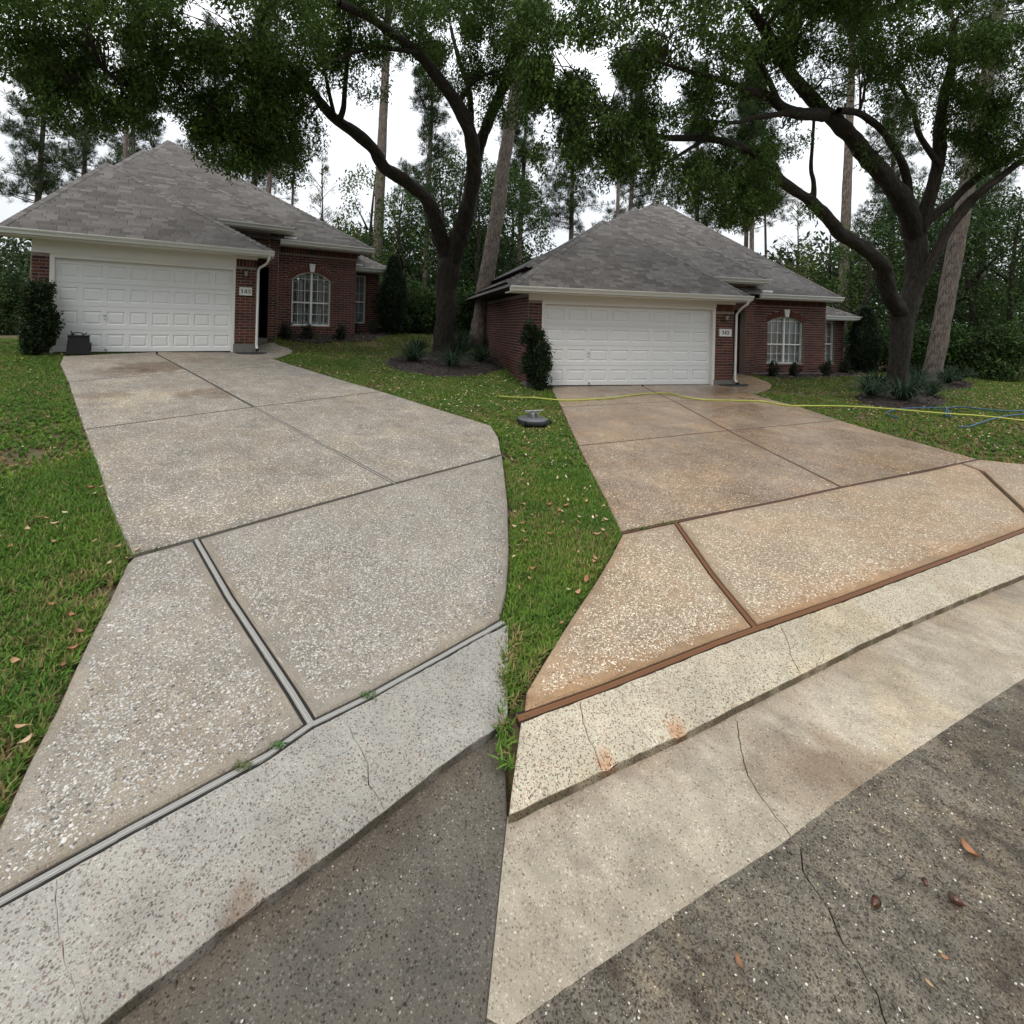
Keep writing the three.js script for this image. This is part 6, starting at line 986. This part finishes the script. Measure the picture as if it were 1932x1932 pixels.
// ---- weeds in the left kerb joint
seed(113);
[[-0.857, -1.83, 'largest weed tuft in the board joint above the left kerb'], [-0.585, -2.085, 'weed tuft in the left kerb joint farthest from the camera'], [-0.945, -1.74, 'mossy weed tuft in the left kerb joint nearest the camera']].forEach(([x, z, lab], i) => {
  const g = new THREE.Group(); g.position.set(x, land(x, z) - 0.006, z); const l = [];
  for (let k = 0; k < 60; k++) { const q = leafQuad(rr(0.008, 0.018), rr(0.005, 0.009), 0.002); q.rotateX(rr(-1.2, 0.3)); q.rotateY(rnd() * 6.28); q.translate(rr(-0.03, 0.03), rr(0, 0.014), rr(-0.014, 0.014)); l.push(q); }
  const f = mergeGeometries(l); f.computeVertexNormals(); part(g, 'leaves', f, new THREE.MeshPhysicalMaterial({ color: new THREE.Color().setRGB(...(i === 2 ? [0.11, 0.13, 0.03] : [0.07, 0.15, 0.03])), roughness: 0.8, transmission: 0.25, side: THREE.DoubleSide })); part(g, 'stem', new THREE.CylinderGeometry(0.001, 0.0015, 0.02, 5).translate(0, 0.004, 0), M.twig);
  top(shade(g), 'weed', lab, 'weed', 'weeds in the kerb joint');
});
// ---- hoses
function hose(pts, r, mat, name, label, lift) {
  const v = pts.map(([x, z]) => new THREE.Vector3(x, land(x, z) + (isLawn(x, z) ? lift : r + 0.002), z));
  const g = new THREE.Group(); const c = new THREE.CatmullRomCurve3(v, false, 'centripetal'); part(g, 'tube', new THREE.TubeGeometry(c, 260, r, 8), mat);
  const e = v[v.length - 1], f = new THREE.CylinderGeometry(r * 1.35, r * 1.35, 0.05, 10).rotateZ(Math.PI / 2).translate(e.x, e.y, e.z); part(g, 'coupling', f, M.steel);
  top(shade(g), name, label, 'hose');
}
hose(SITE.yellowHose, 0.0145, std([0.42, 0.46, 0.07], 0.6), 'garden_hose', 'yellow-green hose lying across the washed driveway and lawn', 0.045);
hose(SITE.blueHose, 0.013, std([0.010, 0.075, 0.14], 0.5), 'garden_hose', 'blue hose looped on the grass below the right oak', 0.04);
hose(SITE.blueHose2, 0.013, std([0.010, 0.075, 0.14], 0.5), 'garden_hose', 'short length of blue hose on the grass nearer the street', 0.04);
// ---- rotary surface cleaner on the grass
{
  const [x, z] = SITE.cleaner[0], g = new THREE.Group(); g.position.set(x, land(x, z) + 0.02, z); g.rotation.set(0.03, 0.5, -0.04);
  const black = std([0.018, 0.018, 0.02], 0.4), grey = std([0.10, 0.105, 0.11], 0.35);
  part(g, 'skirt', new THREE.LatheGeometry([[0.235, 0], [0.25, 0.0], [0.258, 0.03], [0.25, 0.075], [0.235, 0.08]].map((p) => new THREE.Vector2(...p)), 48), black);
  part(g, 'housing', new THREE.LatheGeometry([[0, 0.115], [0.05, 0.115], [0.07, 0.1], [0.16, 0.098], [0.225, 0.09], [0.246, 0.078]].map((p) => new THREE.Vector2(...p)), 48), grey);
  part(g, 'swivel', merge([new THREE.CylinderGeometry(0.035, 0.045, 0.06, 16).translate(0, 0.14, 0), new THREE.CylinderGeometry(0.02, 0.02, 0.05, 12).translate(0, 0.19, 0)]), M.steel);
  part(g, 'water_bar', new THREE.CylinderGeometry(0.013, 0.013, 0.34, 12).rotateZ(Math.PI / 2).translate(0.02, 0.205, 0), M.steel);
  part(g, 'handle_bracket', merge([rbox(0.02, 0.06, 0.16, 0.005, -0.05, 0.14, 0), rbox(0.02, 0.06, 0.16, 0.005, 0.06, 0.14, 0)]), M.steel);
  for (const a of [0.5, 2.6, 4.7]) { const c = new THREE.Group(); const w = part(g, 'caster', merge([new THREE.CylinderGeometry(0.028, 0.028, 0.02, 16).rotateX(Math.PI / 2).translate(Math.cos(a) * 0.3, 0.03, Math.sin(a) * 0.3), box(0.07, 0.014, 0.02, Math.cos(a) * 0.275, 0.06, Math.sin(a) * 0.275)]), black); }
  top(shade(g), 'surface_cleaner', 'round black surface cleaner on the grass left of the washed driveway', 'machine');
}
// ---- black tool tote before the left garage door
{
  const p = local(LOTL, -2.93, -0.36), g = new THREE.Group(); g.position.set(p[0], land(p[0], p[1]) + 0.002, p[1]); g.rotation.y = LOTL.turn + 0.12;
  const m = std([0.010, 0.010, 0.011], 0.85), w0 = 0.2, w1 = 0.17, d0 = 0.14, d1 = 0.11, H = 0.40, pos = [], R = (w, d, y) => [[-w, y, d], [w, y, d], [w, y, -d], [-w, y, -d]], a = R(w0, d0, 0), b = R(w1, d1, H);
  for (let i = 0; i < 4; i++) { const j = (i + 1) % 4; pos.push(...a[i], ...a[j], ...b[j], ...a[i], ...b[j], ...b[i]); } pos.push(...b[0], ...b[1], ...b[2], ...b[0], ...b[2], ...b[3], ...a[0], ...a[2], ...a[1], ...a[0], ...a[3], ...a[2]);
  const body = new THREE.BufferGeometry(); body.setAttribute('position', new THREE.Float32BufferAttribute(pos, 3)); body.computeVertexNormals();
  part(g, 'body', body, m); part(g, 'rim', rbox(0.37, 0.035, 0.25, 0.012, 0, H, 0), m); part(g, 'base', rbox(0.43, 0.03, 0.31, 0.01, 0, 0.016, 0), m);
  part(g, 'handle', new THREE.TorusGeometry(0.09, 0.013, 8, 20, Math.PI).scale(1.1, 0.75, 1).translate(-0.02, H + 0.012, 0), m);
  part(g, 'tool_handle', merge([new THREE.CylinderGeometry(0.014, 0.016, 0.13, 10).rotateZ(0.5).translate(-0.1, H + 0.05, 0.03), new THREE.CylinderGeometry(0.012, 0.012, 0.1, 10).rotateZ(-0.9).translate(0.09, H + 0.04, -0.03)]), M.blackMetal);
  part(g, 'side_latch', merge([rbox(0.02, 0.18, 0.04, 0.006, 0.205, 0.17, 0.04), rbox(0.07, 0.02, 0.04, 0.006, 0.235, 0.03, 0.04)]), m);
  top(shade(g), 'tool_tote', 'black tapered tool tote standing before the left garage door', 'bag');
}
renderer.render(scene, camera);
